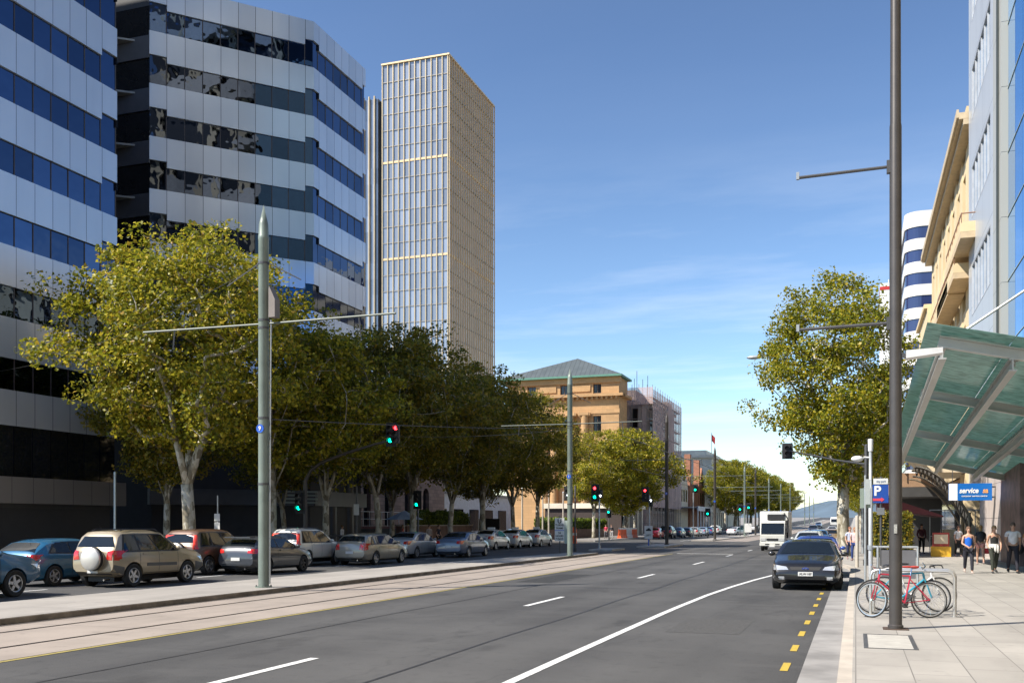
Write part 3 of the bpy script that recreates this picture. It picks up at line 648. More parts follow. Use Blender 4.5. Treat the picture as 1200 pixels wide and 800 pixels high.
for z in zs:
    nW = 6; dy = (wy1-wy0)/nW
    for i in range(nW):
        MB().box(XR+.12,XR+.18,wy0+i*dy+.06,wy0+(i+1)*dy-.06,z+.05,z+hgt-.05).build('window', BLUEG, rb, world=True)
    q = MB()
    for i in range(nW+1): q.box(XR+.02,XR+.2,wy0+i*dy-.05,wy0+i*dy+.05,z+.05,z+hgt-.05)
    q.box(XR+.0,XR+.3,wy0-.05,wy1+.05,z-.04,z+.05); q.box(XR,XR+.3,wy0-.05,wy1+.05,z+hgt-.05,z+hgt+.03)
    q.build('window_frame', M('white_window_frame',(.5,.52,.55),.4), rb, world=True)
# stone joint strip then the glass corner
JS = panelmat('stone_return_panels',(.42,.42,.38),(0,1),(XR,yN-1.6),.8,.4,.05,1.0,3.1)
MB().box(XR-.05,XR+2,yN-3.0,yN,4.2,TOP).build('stone_pier', JS, rb, world=True)
q = MB(); q.box(XR-.16,XR-.06,yN-2.2,yN-2.05,4.2,TOP); q.build('dark_groove', M('dark_groove',(.05,.06,.06),.4), rb, world=True)
cy = yN-3.0; k = 0
SKYG = glassmat('bright_blue_curtain_glass',(.07,.36,.85),.02,1.0,.75)
for zi in range(9):
    z0 = 4.3+zi*3.05
    for j in range(8):
        y0,y1 = cy-(j+1)*2.2, cy-j*2.2; xo = XR+.25+(.5 if j==0 else 0)*0
        MB().box(xo,xo+.06,y0+.03,y1-.03,z0+.03,z0+3.0).build('curtain_pane', SKYG, rb, world=True)
    q = MB(); q.box(XR+.22,XR+.32,cy-17.6,cy,z0-.015,z0+.015)
    q.build('transom', M('pale_green_transom',(.35,.42,.40),.4), rb, world=True)
MB().box(XR+.4,20,cy-17.6,cy,4.2,TOP).build('glass_core', M('glass_core',(.1,.2,.28),.4), rb, world=True)
# ground floor piers
PINK = panelmat('pale_pink_granite',(.62,.54,.50),(0,1),(XR,50),2.2,.35,.05,.5,1.7); MARB = M('dark_veined_marble',(.16,.10,.09),.5,0,.5,2.2,.6)
yp0,yp1 = y_on(1176,XR), y_on(1150.5,XR)
MB().box(XR-.1,XR+.9,yp0,yp1,.15,6).build('granite_pier', PINK, rb, world=True)
MB().box(XR-.12,XR+.9,y_on(1199,XR),yp0-.01,.15,6).build('marble_pier', MARB, rb, world=True)
MB().box(XR+.9,20,38,yF,.15,5.5).build('shopfront', SHOPGLASS, rb, world=True)
# --- cream building with balconies
cb_ = thing('cream_building','cream building with rows of balconies and a deep cornice, behind the grey metal building','building',(6.6,90,0))
CREAM = M('cream_painted_render',(.68,.54,.33),.7,0,.08,.6); CRD = M('cream_soffit',(.58,.45,.29),.7)
XC = 6.9; c0y,c1y = yF+.1, y_on(1092,6.9); zc_ = z_at(140,5.95,c0y)
MB().box(XC+.6,22,c0y,c1y,.15,zc_).build('core_wall', CREAM, cb_, world=True)
bays = []; nb = 9; dyb = (c1y-c0y)/nb
wl = MB()
for i in range(nb+1): wl.box(XC,XC+.6,c0y+i*dyb-(.9 if i else 0),c0y+i*dyb+(.9 if i<nb else 0),5.2,zc_)
fl_ = [5.2+3.35*i for i in range(8)]
for z in fl_: 
    for i in range(nb): wl.box(XC+.05,XC+.6,c0y+i*dyb+.9,c0y+(i+1)*dyb-.9,z,z+1.0)
wl.build('wall', CREAM, cb_, world=True)
for k,z in enumerate(fl_[:-1]):
    for i in range(nb):
        y0,y1 = c0y+i*dyb+.9, c0y+(i+1)*dyb-.9
        w_ = MB().box(XC+.4,XC+.45,y0,y1,z+1.0,z+3.35).build('window', SHOPGLASS, cb_, world=True)
        q = MB(); q.box(XC+.3,XC+.41,(y0+y1)/2-.04,(y0+y1)/2+.04,z+1,z+3.35); q.box(XC+.3,XC+.41,y0,y1,z+2.4,z+2.48); q.build('window_frame', M('grey_window_frame',(.3,.28,.26),.5), cb_, world=True)
q = MB(); q.box(6.05,XC+1,c0y,c1y,zc_,zc_+.40); q.box(5.92,6.05,c0y,c1y,zc_+.1,zc_+.6); q.box(6.3,XC+1,c0y,c1y,zc_-.35,zc_-.01)
q.build('cornice', M('brown_cornice',(.52,.42,.28),.6), cb_, world=True)
for (pxn,pxf,pyb,hh) in ((1125.5,1108,270,1.1),(1117,1098,318,1.1),(1110,1090,338,1.1)):
    y0,y1 = y_on(pxn,5.8), y_on(pxf,5.8); zb = z_at(pyb+2,5.8,y0)
    MB().box(5.8,XC-.01,y0,y1,zb-.35,zb).build('balcony_slab', CRD, cb_, world=True)
    q = MB(); q.box(5.8,5.92,y0,y1,zb+.01,zb+hh*.55); q.box(5.92,XC-.01,y0,y0+.12,zb+.01,zb+hh*.55); q.build('balcony_parapet', CREAM, cb_, world=True)
    q = MB(); q.tube([(5.86,y0,zb+hh),(5.86,y1,zb+hh)],.04,5); q.tube([(5.86,y0+.05,zb+hh),(XC,y0+.05,zb+hh)],.04,5)
    for t in range(8): q.tube([(5.86,y0+(y1-y0)*t/7,zb+hh*.5),(5.86,y0+(y1-y0)*t/7,zb+hh)],.025,4)
    q.build('balcony_rail', M('brown_rail',(.3,.16,.1),.5), cb_, world=True)
wz = z_at(352,6.5,100)
wy = y_on(1077,6.5)
MB().box(6.5,20,c1y+.05,wy,.15,wz).build('lower_wing', CREAM, cb_, world=True); MB().box(6.2,20,c1y+.06,wy+.2,wz+.01,wz+.4).build('wing_parapet', CREAM, cb_, world=True)
for i in range(3):
    for z in (6,9.4,12.8,16.2): MB().box(6.44,6.49,c1y+1.5+i*4.5,c1y+3+i*4.5,z,z+1.8).build('wing_window', SHOPGLASS, cb_, world=True)
# street-level bridge-like overhang
q = MB(); ya = 67.5; q.prism([(3.5,6.35),(4.6,5.15),(9,5.1),(9,9),(3.3,9),(3.3,6.6)],ya,ya+9,lambda u,v,h:(u,h,v)); q.build('overhang', M('cream_overhang',(.66,.54,.37),.7,0,.08,.6), cb_, world=True)
q = MB(); q.box(6.4,7.6,ya-.2,ya+3,.15,5.05); q.build('pier', CREAM, cb_, world=True)
MB().box(6.38,6.43,c1y,wy,.15,3.88).build('wing_shade_front', SHOPGLASS, cb_, world=True); MB().box(3.4,6.3,ya+16,ya+16.4,.15,3.88).build('shade_screen', M('shade_dark_screen',(.03,.03,.032),.5), cb_, world=True)  # dark front and added end screen stand in for shade under the awning
MB().box(6.75,20,c0y+1,c1y,.15,5.0).build('dark_shopfront', SHOPGLASS, cb_, world=True)
MB().box(2.9,6.0,ya+10,ya+42,4.6,5.6).build('awning_fascia', M('orange_brown_fascia',(.32,.2,.12),.6), cb_, world=True)
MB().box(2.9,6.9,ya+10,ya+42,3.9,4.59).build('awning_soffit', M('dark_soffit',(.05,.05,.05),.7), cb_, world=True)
q = MB(); q.box(3.0,3.08,ya+9.5,ya+20,6.5,6.57); q.box(3.0,3.08,ya+9.5,ya+20,6.05,6.1)
for i in range(9): q.box(3.0,3.06,ya+9.5+i*1.3,ya+9.56+i*1.3,5.6,6.5)
q.build('railing', M('blue_grey_rail',(.2,.3,.4),.5), cb_, world=True)
MB().box(4.9,5.6,ya-3.2,ya-1.2,.15,1.6).build('planter_wall', M('yellow_cream_wall',(.62,.5,.3),.7), cb_, world=True)
# --- arched metal entrance canopy
ac = thing('arched_canopy','curved ornate metal entrance arch under the cream overhang','canopy',(4.6,64,0))
def arcp(t,r=0): 
    x = 3.35+t*3.1; z = 5.3-t**1.9*3.2; return x,z
for off,rr in ((0,.09),(.55,.06)):
    MB().tube([(arcp(t/14)[0]-off*.25, 64+off*0, arcp(t/14)[1]-off) for t in range(15)],rr,6).build('rib', M('pale_bronze_metal',(.30,.25,.18),.4,.5), ac, world=True)
    MB().tube([(arcp(t/14)[0]-off*.25, 68, arcp(t/14)[1]-off) for t in range(15)],rr,6).build('rib', M('pale_bronze_metal',(.30,.25,.18),.4,.5), ac, world=True)
q = MB()
for t in range(14):
    a = arcp(t/14); b_ = arcp((t+1)/14); q.tube([(a[0],64,a[1]),(b_[0]-.14,64,b_[1]-.55)],.03,4); q.tube([(b_[0]-.14,64,b_[1]-.55),(b_[0],64,b_[1])],.03,4)
q.build('lattice', M('bronze_lattice',(.18,.15,.12),.4,.5), ac, world=True)
q = MB()
for t in range(14):
    a = arcp(t/14); b_ = arcp((t+1)/14); q.add([(a[0],64.1,a[1]+.04),(b_[0],64.1,b_[1]+.04),(b_[0],67.9,b_[1]+.04),(a[0],67.9,a[1]+.04)],[(0,1,2,3)])
q.build('roof_sheet', M('pale_grey_sheet',(.4,.38,.33),.35,.4), ac, world=True, fix=False)
for x,y in ((6.3,64),(6.3,68)): MB().tube([(x,y,.15),(x,y,2.6)],.09,8).build('post', M('pale_bronze_metal',(.30,.25,.18),.4,.5), ac, world=True)
# --- white banded building beyond, tiny ones behind
wbn = thing('banded_tower','white office block with rounded corner and dark blue window bands beyond the cream building','office building',(7.2,166,0))
X0,Y0 = 7.2,166.0; rad = 2.4
def rr_poly(g): return [(X0+rad-(rad+g)*math.cos(a), Y0+rad-(rad+g)*math.sin(a)) for a in [math.pi/2*i/8 for i in range(9)]]+[(30,Y0-g),(30,Y0+25),(X0-g,Y0+25)]
bandz = [z_at(279+27*k, X0+2, Y0) for k in range(11)]; bt = z_at(247,X0+2,Y0); bh = z_at(265,X0+2,Y0)-bandz[0]
MB().prism(rr_poly(-.25),0,bt-.3,lambda u,v,h:(u,v,h)).build('wall', M('white_tile_cladding',(.66,.64,.60),.5,0,.05,.5), wbn, world=True)
prev = bt
for z in bandz:
    MB().prism(rr_poly(0),z+bh,prev,lambda u,v,h:(u,v,h)).build('spandrel', M('white_tile_cladding',(.66,.64,.60),.5,0,.05,.5), wbn, world=True)
    MB().prism(rr_poly(-.15),z+.01,z+bh-.01,lambda u,v,h:(u,v,h)).build('window_band', glassmat('navy_glass',(.02,.03,.10),.1,.6), wbn, world=True); prev = z
tt = thing('teal_tower','sliver of a teal glass tower behind the white banded block','tower',(8,215,0))
X1 = x_on(1051,215); MB().box(X1,X1+14,215,235,0,z_at(300,X1,215)).build('wall', panelmat('teal_glass_wall',(.05,.28,.30),(1,0),(X1,215),1.3,.15,.1,0,3.4), tt, world=True)
MB().box(X1,X1+14,214.9,214.99,z_at(320,X1,215),z_at(312,X1,215)).build('louvre_band', M('pale_band',(.5,.6,.6),.4), tt, world=True)
kt = thing('distant_tower','small white tower with a red rooftop band above the right-hand tree','tower',(9,260,gz(260)))
X1 = x_on(1031.5,260); MB().box(X1,X1+9,260,270,0,z_at(340,X1,260)).build('wall', WHITE, kt, world=True)
MB().box(X1-.05,X1+9.05,259.95,270.05,z_at(340,X1,260)+.01,z_at(336,X1,260)).build('red_band', M('red_band',(.5,.03,.03),.5), kt, world=True)
MB().box(X1,X1+9,260,270,z_at(336,X1,260)+.01,z_at(332,X1,260)).build('roof_parapet', WHITE, kt, world=True)
MB().tube([(X1+2,262,z_at(332,X1,260)),(X1+2,262,z_at(326,X1,260))],.1,4).build('mast', WHITE, kt, world=True)
# --- glass street canopy
gc = thing('glass_canopy','green glass canopy on grey steel beams reaching over the right footpath','canopy',(4.5,38,0))
cz_ = lambda x,y: 6.52-.235*(x-2)-.052*(y-26.5)
CST = M('canopy_steel',(.46,.46,.44),.38,.3,.08,1.2)
def beam(p, q_, w_=.12, h=.28, name='beam', parent=gc, m=CST):
    p,q_ = Vector(p),Vector(q_); d = (q_-p).normalized(); s = d.cross(Vector((0,0,1))).normalized(); u = s.cross(d)
    mb = MB()
    def pr(a,b_,c,e):     # box from lateral a..b, vertical c..e
        vs = [P+s*i+u*j for P in (p,q_) for (i,j) in ((a,c),(b_,c),(b_,e),(a,e))]
        mb.add(vs,[(0,1,2,3),(7,6,5,4),(0,4,5,1),(1,5,6,2),(2,6,7,3),(3,7,4,0)])
    pr(-w_,w_,-h,-h+.03); pr(-w_,w_,-.03,0); pr(-.018,.018,-h+.031,-.031)
    return mb.build(name, m, parent, world=True)
for x in (2.0,3.55,5.2): beam((x,26.4,cz_(x,26.4)-.3),(x,50.9,cz_(x,50.9)-.3),.09,.3)
for y in (26.5,33.7,42.2,50.8): beam((1.95,y,cz_(1.95,y)-.02),(XR+.3,y,cz_(XR+.3,y)-.02),.1,.27,'cross_beam')
def canopyglass():
    m, nt, b = nmat('green_canopy_glass'); P = pos(nt)
    n = noise(nt,2.2,6,stretch=(.5,.5,1)); f = noise(nt,9,3,stretch=(.25,1,1))
    c = mix(nt, n, (.22,.36,.33), (.36,.52,.48)); c = mix(nt, math_(nt,'MULTIPLY',ramp(nt,f,[(.45,(0,0,0)),(.6,(1,1,1))]),.55), c, (.11,.21,.18))
    tl = N(nt,'ShaderNodeBsdfTranslucent'); nt.links.new(c, tl.inputs[0]); nt.links.new(c, b.inputs['Base Color']); setin(b, Roughness=.12)
    mx = N(nt,'ShaderNodeMixShader'); mx.inputs[0].default_value = .6; nt.links.new(b.outputs[0], mx.inputs[1]); nt.links.new(tl.outputs[0], mx.inputs[2])
    nt.links.new(mx.outputs[0], nt.nodes['Material Output'].inputs[0]); return m
CG = canopyglass(); gys = [25.6,31.5,37.4,43.2,51.6]; gxs = [1.6,3.5,5.15,XR+.2]
for ya,yb in zip(gys,gys[1:]):
    for xa,xb in zip(gxs,gxs[1:]):
        vs = [(x,y,cz_(x,y)+dz) for dz in (.03,.045) for x,y in ((xa+.01,ya+.01),(xb-.01,ya+.01),(xb-.01,yb-.01),(xa+.01,yb-.01))]
        MB().add(vs,[(3,2,1,0),(4,5,6,7),(0,1,5,4),(1,2,6,5),(2,3,7,6),(3,0,4,7)]).build('glass_panel', CG, gc, world=True)
for x in (3.55,5.2):                                          # toothed glazing brackets along the beams
    for i in range(44):
        y = 26.8+i*.55; z = cz_(x,y); MB().box(x+.10,x+.19,y,y+.06,z-.30,z+.02).build('glazing_bracket', CST, gc, world=True)
for y in (28,39,49): MB().tube([(2.0,y,cz_(2.0,y)),(XR+.2,y,cz_(2,y)+3.2)],.035,6).build('tie_rod', CST, gc, world=True)
# ================================================================= TREES
def leafmat(name, stops, tr=.35):
    m, nt, b = nmat(name); g = N(nt,'ShaderNodeNewGeometry'); oi = N(nt,'ShaderNodeObjectInfo')
    n = noise(nt,.45,3); f = math_(nt,'ADD', math_(nt,'MULTIPLY',g.outputs['Random Per Island'],.8), math_(nt,'MULTIPLY',n,.25))
    c = ramp(nt, f, stops); nt.links.new(c, b.inputs['Base Color']); setin(b, Roughness=.45, Specular_IOR_Level=.4)
    tl = N(nt,'ShaderNodeBsdfTranslucent'); nt.links.new(mix(nt,.5,c,(.22,.22,.02)), tl.inputs[0])
    mx = N(nt,'ShaderNodeMixShader'); mx.inputs[0].default_value = tr; nt.links.new(b.outputs[0], mx.inputs[1]); nt.links.new(tl.outputs[0], mx.inputs[2])
    nt.links.new(mx.outputs[0], nt.nodes['Material Output'].inputs[0]); return m
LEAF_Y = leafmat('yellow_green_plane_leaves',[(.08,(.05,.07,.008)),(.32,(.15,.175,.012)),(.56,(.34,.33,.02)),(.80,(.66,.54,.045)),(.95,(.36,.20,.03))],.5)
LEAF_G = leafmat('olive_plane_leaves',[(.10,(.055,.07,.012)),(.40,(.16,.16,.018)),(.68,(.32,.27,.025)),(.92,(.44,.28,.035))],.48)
LEAF_R = leafmat('autumn_green_leaves',[(.08,(.05,.075,.008)),(.32,(.14,.175,.012)),(.60,(.32,.32,.015)),(.90,(.50,.38,.025))],.48)
def barkmat():
    m, nt, b = nmat('mottled_plane_bark'); v = N(nt,'ShaderNodeTexVoronoi'); setin(v, Scale=3.2)
    g = N(nt,'ShaderNodeTexCoord'); mp = N(nt,'ShaderNodeMapping'); mp.inputs['Scale'].default_value = (1.6,1.6,.7); nt.links.new(g.outputs['Object'], mp.inputs[0]); nt.links.new(mp.outputs[0], v.inputs['Vector'])
    s = N(nt,'ShaderNodeSeparateColor'); nt.links.new(v.outputs['Color'], s.inputs[0]); n = noise(nt,6,5)
    f = math_(nt,'ADD', math_(nt,'MULTIPLY',s.outputs[0],.6), math_(nt,'MULTIPLY',n,.5))
    c = ramp(nt, f, [(.2,(.13,.11,.075)),(.45,(.24,.21,.15)),(.62,(.40,.37,.29)),(.8,(.50,.47,.40))])
    nt.links.new(c, b.inputs['Base Color']); setin(b, Roughness=.85); bump(nt, b, n, .4, .03); return m
BARK = barkmat()
def leaf_mesh(name, P, D, size, mat):
    """P: centres; kite-shaped leaves bent along the middle, random orientation biased outwards"""
    n = len(P); nrm = D + rng.normal(0,.9,(n,3)); nrm /= np.linalg.norm(nrm,axis=1)[:,None]+1e-9
    t = rng.normal(0,1,(n,3)); t -= (t*nrm).sum(1)[:,None]*nrm; t /= np.linalg.norm(t,axis=1)[:,None]+1e-9; s = np.cross(nrm,t)
    sz = size*rng.uniform(.55,1.25,n)[:,None]; bend = nrm*sz*rng.uniform(-.25,.25,n)[:,None]
    A = P-t*sz*.5; B = P+s*sz*.48+bend-t*sz*.08; B2 = P+s*sz*.2+t*sz*.22+bend; Cc = P+t*sz*.62; D2 = P-s*sz*.2+t*sz*.2+bend; D_ = P-s*sz*.46+bend-t*sz*.1
    V = np.stack([A,B,B2,Cc,D2,D_],1).reshape(-1,3)
    idx = np.arange(n)[:,None]*6; F = np.concatenate([np.stack([idx[:,0]+0,idx[:,0]+1,idx[:,0]+2,idx[:,0]+3],1), np.stack([idx[:,0]+0,idx[:,0]+3,idx[:,0]+4,idx[:,0]+5],1)],0)
    me = bpy.data.meshes.new(name); me.vertices.add(len(V)); me.vertices.foreach_set('co', V.astype(np.float32).ravel())
    me.loops.add(F.size); me.loops.foreach_set('vertex_index', F.astype(np.int32).ravel())
    me.polygons.add(len(F)); me.polygons.foreach_set('loop_start', np.arange(0,F.size,4,dtype=np.int32)); me.polygons.foreach_set('loop_total', np.full(len(F),4,dtype=np.int32))
    me.update(calc_edges=True); me.materials.append(mat); return me
def make_tree(H, rad, z0, trunk_h, trunk_r, nclump, per, size, lean=(0,0), seed=1, cr=.85, top_bias=0.0, squash=1.0):
    """returns (trunk mesh, crown leaf positions...)"""
    rs = random.Random(seed); r = np.random.default_rng(seed)
    cz = (H+z0)/2; hz = (H-z0)/2; cl = []
    while len(cl) < nclump:
        p = np.array([rs.uniform(-1,1),rs.uniform(-1,1),rs.uniform(-1,1)]); d = np.linalg.norm(p)
        if d > 1 or d < .28: continue
        if rs.random() > (.35+.65*d): continue
        th_ = math.atan2(p[1],p[0]); lob = 1+.15*math.sin(3*th_+seed)+.15*math.sin(5*th_+2*seed+3*p[2])+.09*math.sin(9*th_+7*p[2]+seed)
        if rs.random() < .10: lob *= 1.16
        if math.sin(4*th_+seed*2)*math.sin(5*p[2]+seed) > .62 and d > .6: continue
        wz = 1 if p[2] > -.2 else (1+.35*(p[2]+.2))
        q = Vector((p[0]*rad*lob*wz+lean[0]*(p[2]+1.0), p[1]*rad*lob*wz*squash+lean[1], cz+p[2]*hz))
        if q.z < z0+.3: continue
        q.z += .35*hz*.2*math.sin(4*th_+seed)*max(0,p[2]); cl.append(q)
    nodes = [(Vector((0,0,0)),-1),(Vector((rs.uniform(-.08,.08),rs.uniform(-.08,.08),trunk_h*.5)),0),(Vector((lean[0]*.25+rs.uniform(-.12,.12),rs.uniform(-.12,.12),trunk_h)),1)]
    top = 2; nl = rs.randint(4,5)
    for i in range(nl):
        a = 2*math.pi*i/nl+rs.uniform(-.4,.4); p = nodes[2][0]; par = 2; out = rad*.12
        for k in range(4):
            p = p+Vector((math.cos(a)*out+lean[0]*.15,math.sin(a)*out,(cz-trunk_h)*.30)); nodes.append((p+Vector((rs.uniform(-.2,.2),rs.uniform(-.2,.2),0)),par)); par = len(nodes)-1; out *= 1.12; a += rs.uniform(-.25,.25)
    cl.sort(key=lambda c: (c-nodes[2][0]).length)
    ctr = nodes[2][0]; leaves_at = []
    for c in cl:
        best = None
        for i,(p,_) in enumerate(nodes):
            if i < 2: continue
            d = (c-p).length; 
            if (p-ctr).length > (c-ctr).length: d += 2
            if p.z > c.z+.3: d += (p.z-c.z)*1.5
            if best is None or d < best[0]: best = (d,i)
        i = best[1]; p = nodes[i][0]; mid = (p+c)/2+Vector((rs.uniform(-.2,.2),rs.uniform(-.2,.2),-.12*(c-p).length+rs.uniform(0,.25)))
        nodes.append((mid,i)); nodes.append((c,len(nodes)-1)); leaves_at.append(c)
    cnt = [0]*len(nodes)
    for i in range(len(nodes)-1,0,-1):
        if cnt[i]==0: cnt[i]=1
        cnt[nodes[i][1]] += cnt[i]
    tot = cnt[2]; rr = lambda i: max(.014, trunk_r*.92*(cnt[i]/tot)**.52) if i > 1 else trunk_r*(1.0)
    mb = MB(); mb.tube([nodes[0][0]-Vector((0,0,.1)),nodes[0][0]+Vector((0,0,.25)),nodes[1][0],nodes[2][0]],[trunk_r*1.35,trunk_r*1.08,trunk_r,trunk_r*.9],12)
    for i in range(3,len(nodes)):
        p = nodes[i][1]; mb.tube([nodes[p][0],nodes[i][0]],[min(rr(p),rr(i)*1.5),rr(i)],7 if rr(i)>.06 else 4,cap=rr(i)>.06)
    P = []; D = []
    for c in leaves_at:
        k = int(per*rs.uniform(.6,1.4)); s = cr*rs.uniform(.7,1.25)
        q = r.normal(0,1,(k,3)); q /= np.linalg.norm(q,axis=1)[:,None]; q *= (r.uniform(0,1,k)**.45)[:,None]*np.array([s,s,s*.62]); q += np.array(c)
        P.append(q); dd = q-np.array([0,0,cz-1]); D.append(dd/np.linalg.norm(dd,axis=1)[:,None]*.5+np.array([0,0,.55]))
    P = np.concatenate(P); D = np.concatenate(D)
    return mb, P, D
def tree(mesh_pair, name, label, loc, rz, scale, group, leaf=None, cat='tree'):
    t = thing(name, label, cat, loc, rz, group); t.scale = scale
    for me,nm in zip(mesh_pair,('trunk','crown')):
        o = link(bpy.data.objects.new(nm, me)); o.parent = t
        if nm=='crown' and leaf is not None: o.material_slots[0].link = 'OBJECT'; o.material_slots[0].material = leaf
    return t
def pair(args, leafm):
    mb, P, D = make_tree(*args[0], **args[1]); o = mb.build('trunk', BARK, None, smooth=False, fix=False); o.data.shade_smooth(); tm = o.data; bpy.data.objects.remove(o)
    return (tm, leaf_mesh('crown', P, D, args[0][7], leafm))
T_MAIN = pair(((15.2,5.35,5.0,3.6,.29,320,100,.19),dict(seed=4,cr=1.05)), LEAF_Y)
T_A = pair(((14.5,4.5,4.5,3.6,.22,215,98,.205),dict(seed=7,cr=1.0)), LEAF_G)
T_B = pair(((14.0,4.3,4.2,3.4,.20,200,98,.205),dict(seed=12,cr=1.0)), LEAF_G)
T_W = pair(((14.4,6.6,3.0,2.8,.42,260,130,.26),dict(seed=21,cr=1.15)), LEAF_Y)
T_R = pair(((15.8,4.5,3.6,5.0,.34,350,120,.175),dict(lean=(-.2,0),seed=33,cr=1.0)), LEAF_R)
G1 = 'plane trees along the left footpath'
X_T = -29.0
tree(T_MAIN,'plane_tree','largest yellow-green plane tree on the left, its pale trunk behind the tan four-wheel drive',(X_T,38.5,.15),0,(1,1,1),G1)
row = [(45.8,1.0,-.2,T_A,LEAF_Y,'bright yellow-green tree just right of the tall near tram pole'),(50.6,.95,.2,T_B,LEAF_Y,'yellow-green tree behind the overhead traffic light mast arm'),  # brighter leaf colour on these two makes up for the block's shadow
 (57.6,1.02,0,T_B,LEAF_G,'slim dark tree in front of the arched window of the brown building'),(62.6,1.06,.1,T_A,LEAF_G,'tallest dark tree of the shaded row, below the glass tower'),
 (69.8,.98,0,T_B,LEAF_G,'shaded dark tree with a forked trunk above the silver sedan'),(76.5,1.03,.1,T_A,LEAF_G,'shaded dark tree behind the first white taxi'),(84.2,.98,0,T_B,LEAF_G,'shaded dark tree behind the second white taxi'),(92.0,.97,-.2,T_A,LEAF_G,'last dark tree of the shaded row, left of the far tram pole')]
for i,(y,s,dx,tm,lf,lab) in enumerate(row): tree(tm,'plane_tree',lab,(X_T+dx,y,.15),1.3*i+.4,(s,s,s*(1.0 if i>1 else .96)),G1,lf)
back = [(42.3,-33.2,.78,'small shaded tree with a slanting trunk against the grey roller door'),(54.5,-34,.8,'small dark tree close to the blue-black columns'),(73,-35.5,.86,'dark tree in the second row behind the silver sedan'),(88,-33.5,.84,'dark tree standing by the black sign panel of the plaza')]
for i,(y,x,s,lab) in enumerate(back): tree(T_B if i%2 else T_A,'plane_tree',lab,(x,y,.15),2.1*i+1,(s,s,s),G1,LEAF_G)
tree(T_W,'plane_tree','broad sunlit yellow-green tree before the pyramid-roofed building',(-29.2,131,.15),.6,(1,1,1),G1)
tree(T_A,'plane_tree','yellow-green tree left of the broad sunlit one, behind the far traffic lights',(-31.5,123,.15),2.6,(1,1,.93),G1,LEAF_Y)
tree(T_B,'plane_tree','green tree at the right edge of the broad sunlit crown, by the red car',(-30.5,143,.15),2,(.9,.9,.85),G1,LEAF_R)
for i,y in enumerate([233,246,260,275,291,308,326,345,366,390,416,446,480]):
    tree((T_A,T_W,T_B)[i%3],'plane_tree','golden green tree in the long avenue row on the far left, seen end-on' if i>2 else ['orange-green tree just right of the far spiked pole','second avenue tree beyond the gabled shop','third avenue tree beyond the gabled shop'][i],(-28.4+(i%2)*.8,y,gz(y)+.1),i*1.7,(1.05,1.05,1.12+.05*(i%3)),'far avenue trees',(LEAF_R,LEAF_Y,LEAF_G,LEAF_R)[i%4])
G2 = 'trees along the right footpath'
tree(T_R,'plane_tree','tall green-yellow plane tree with pale mottled trunk on the right footpath behind the black car',(-.62,58,.15),.5,(.95,.95,.985),G2)
for i,(y,s) in enumerate(((84,.84),(104,.86),(128,.9),(155,.88),(185,.9),(220,.9),(262,.9),(310,.9),(365,.9),(430,.95))):
    tree((T_A,T_B)[i%2],'plane_tree',['green tree behind the pale-trunked right-hand tree','second green tree along the right kerb beyond the truck'][i] if i<2 else 'small distant green tree in the right-hand avenue row',(.9,y,gz(y)+.15),i*1.1+.7,(s*.8,s*.8,s),G2 if i<2 else 'far right avenue trees',LEAF_R)
# hedges
def hedge(name, label, x0,x1,y0,y1,z0,z1, n, leaf, cat='hedge', group=None, size=.16):
    P = rng.uniform(0,1,(n,3)); f = rng.integers(0,3,n)
    for i in range(n):
        if f[i]==0: P[i,0] = rng.choice([0,1,1])
        elif f[i]==1: P[i,2] = 1
        else: P[i,1] = rng.choice([0,1])
    D = (P-.5)*2; P = P*np.array([x1-x0,y1-y0,z1-z0])+np.array([x0,y0,z0]); P += rng.normal(0,.07,(n,3)); P[:,2] += .12*np.sin(P[:,1]*1.7)
    t = thing(name, label, cat, ((x0+x1)/2,(y0+y1)/2,z0), 0, group)
    P -= np.array([(x0+x1)/2,(y0+y1)/2,z0]); me = leaf_mesh('foliage', P, D, size, leaf); o = link(bpy.data.objects.new('foliage',me)); o.parent = t
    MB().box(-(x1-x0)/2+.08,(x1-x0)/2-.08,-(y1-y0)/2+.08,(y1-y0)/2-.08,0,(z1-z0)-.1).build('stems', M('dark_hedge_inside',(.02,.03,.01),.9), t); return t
LEAF_H = leafmat('bright_hedge_leaves',[(.1,(.05,.09,.01)),(.5,(.13,.2,.02)),(.9,(.22,.28,.03))])
rw = thing('planter_wall','long brown retaining wall of the raised plaza garden','wall',(-35,86,.15)); 
MB().box(-35.6,-34.6,74,88.4,.15,1.75).build('wall_face', M('brown_brick_wall',(.15,.085,.06),.8,0,.25,2), rw, world=True); MB().box(-35.7,-34.5,73.9,88.5,1.76,1.86).build('coping', M('pale_coping',(.3,.26,.22),.7), rw, world=True)
for i,(a,b) in enumerate(((76,79),(80,83.5),(84.3,88))): hedge('hedge',['bright green clipped hedge at the left end of the plaza wall','bright green clipped hedge in the middle of the plaza wall','bright green clipped hedge at the right end of the plaza wall'][i],-35.5,-34.7,a,b,1.87,2.9,2200,LEAF_H,'hedge','hedges on the plaza wall')
rw2 = thing('planter_wall','low plaza wall with hedge on the far side of the side road','wall',(-34,118,.15)); MB().box(-34.6,-33.6,107.5,140,.15,1.3).build('wall_face', M('brown_brick_wall',(.15,.085,.06),.8,0,.25,2), rw2, world=True)
hedge('hedge','long bright green hedge beyond the side road, left of the sunlit tree',-34.5,-33.7,108,139,1.31,2.5,5000,LEAF_H,'hedge',None,.22)
hedge('box_hedge','tall dark clipped hedge screening the cafe on the right footpath',0.9,2.7,56,57.2,.15,2.3,5200,LEAF_G,'hedge',None,.13)
hedge('box_hedge','dark clipped hedge behind the parking sign post',1.2,2.3,60,61,.15,2.2,3000,LEAF_G,'hedge',None,.13)
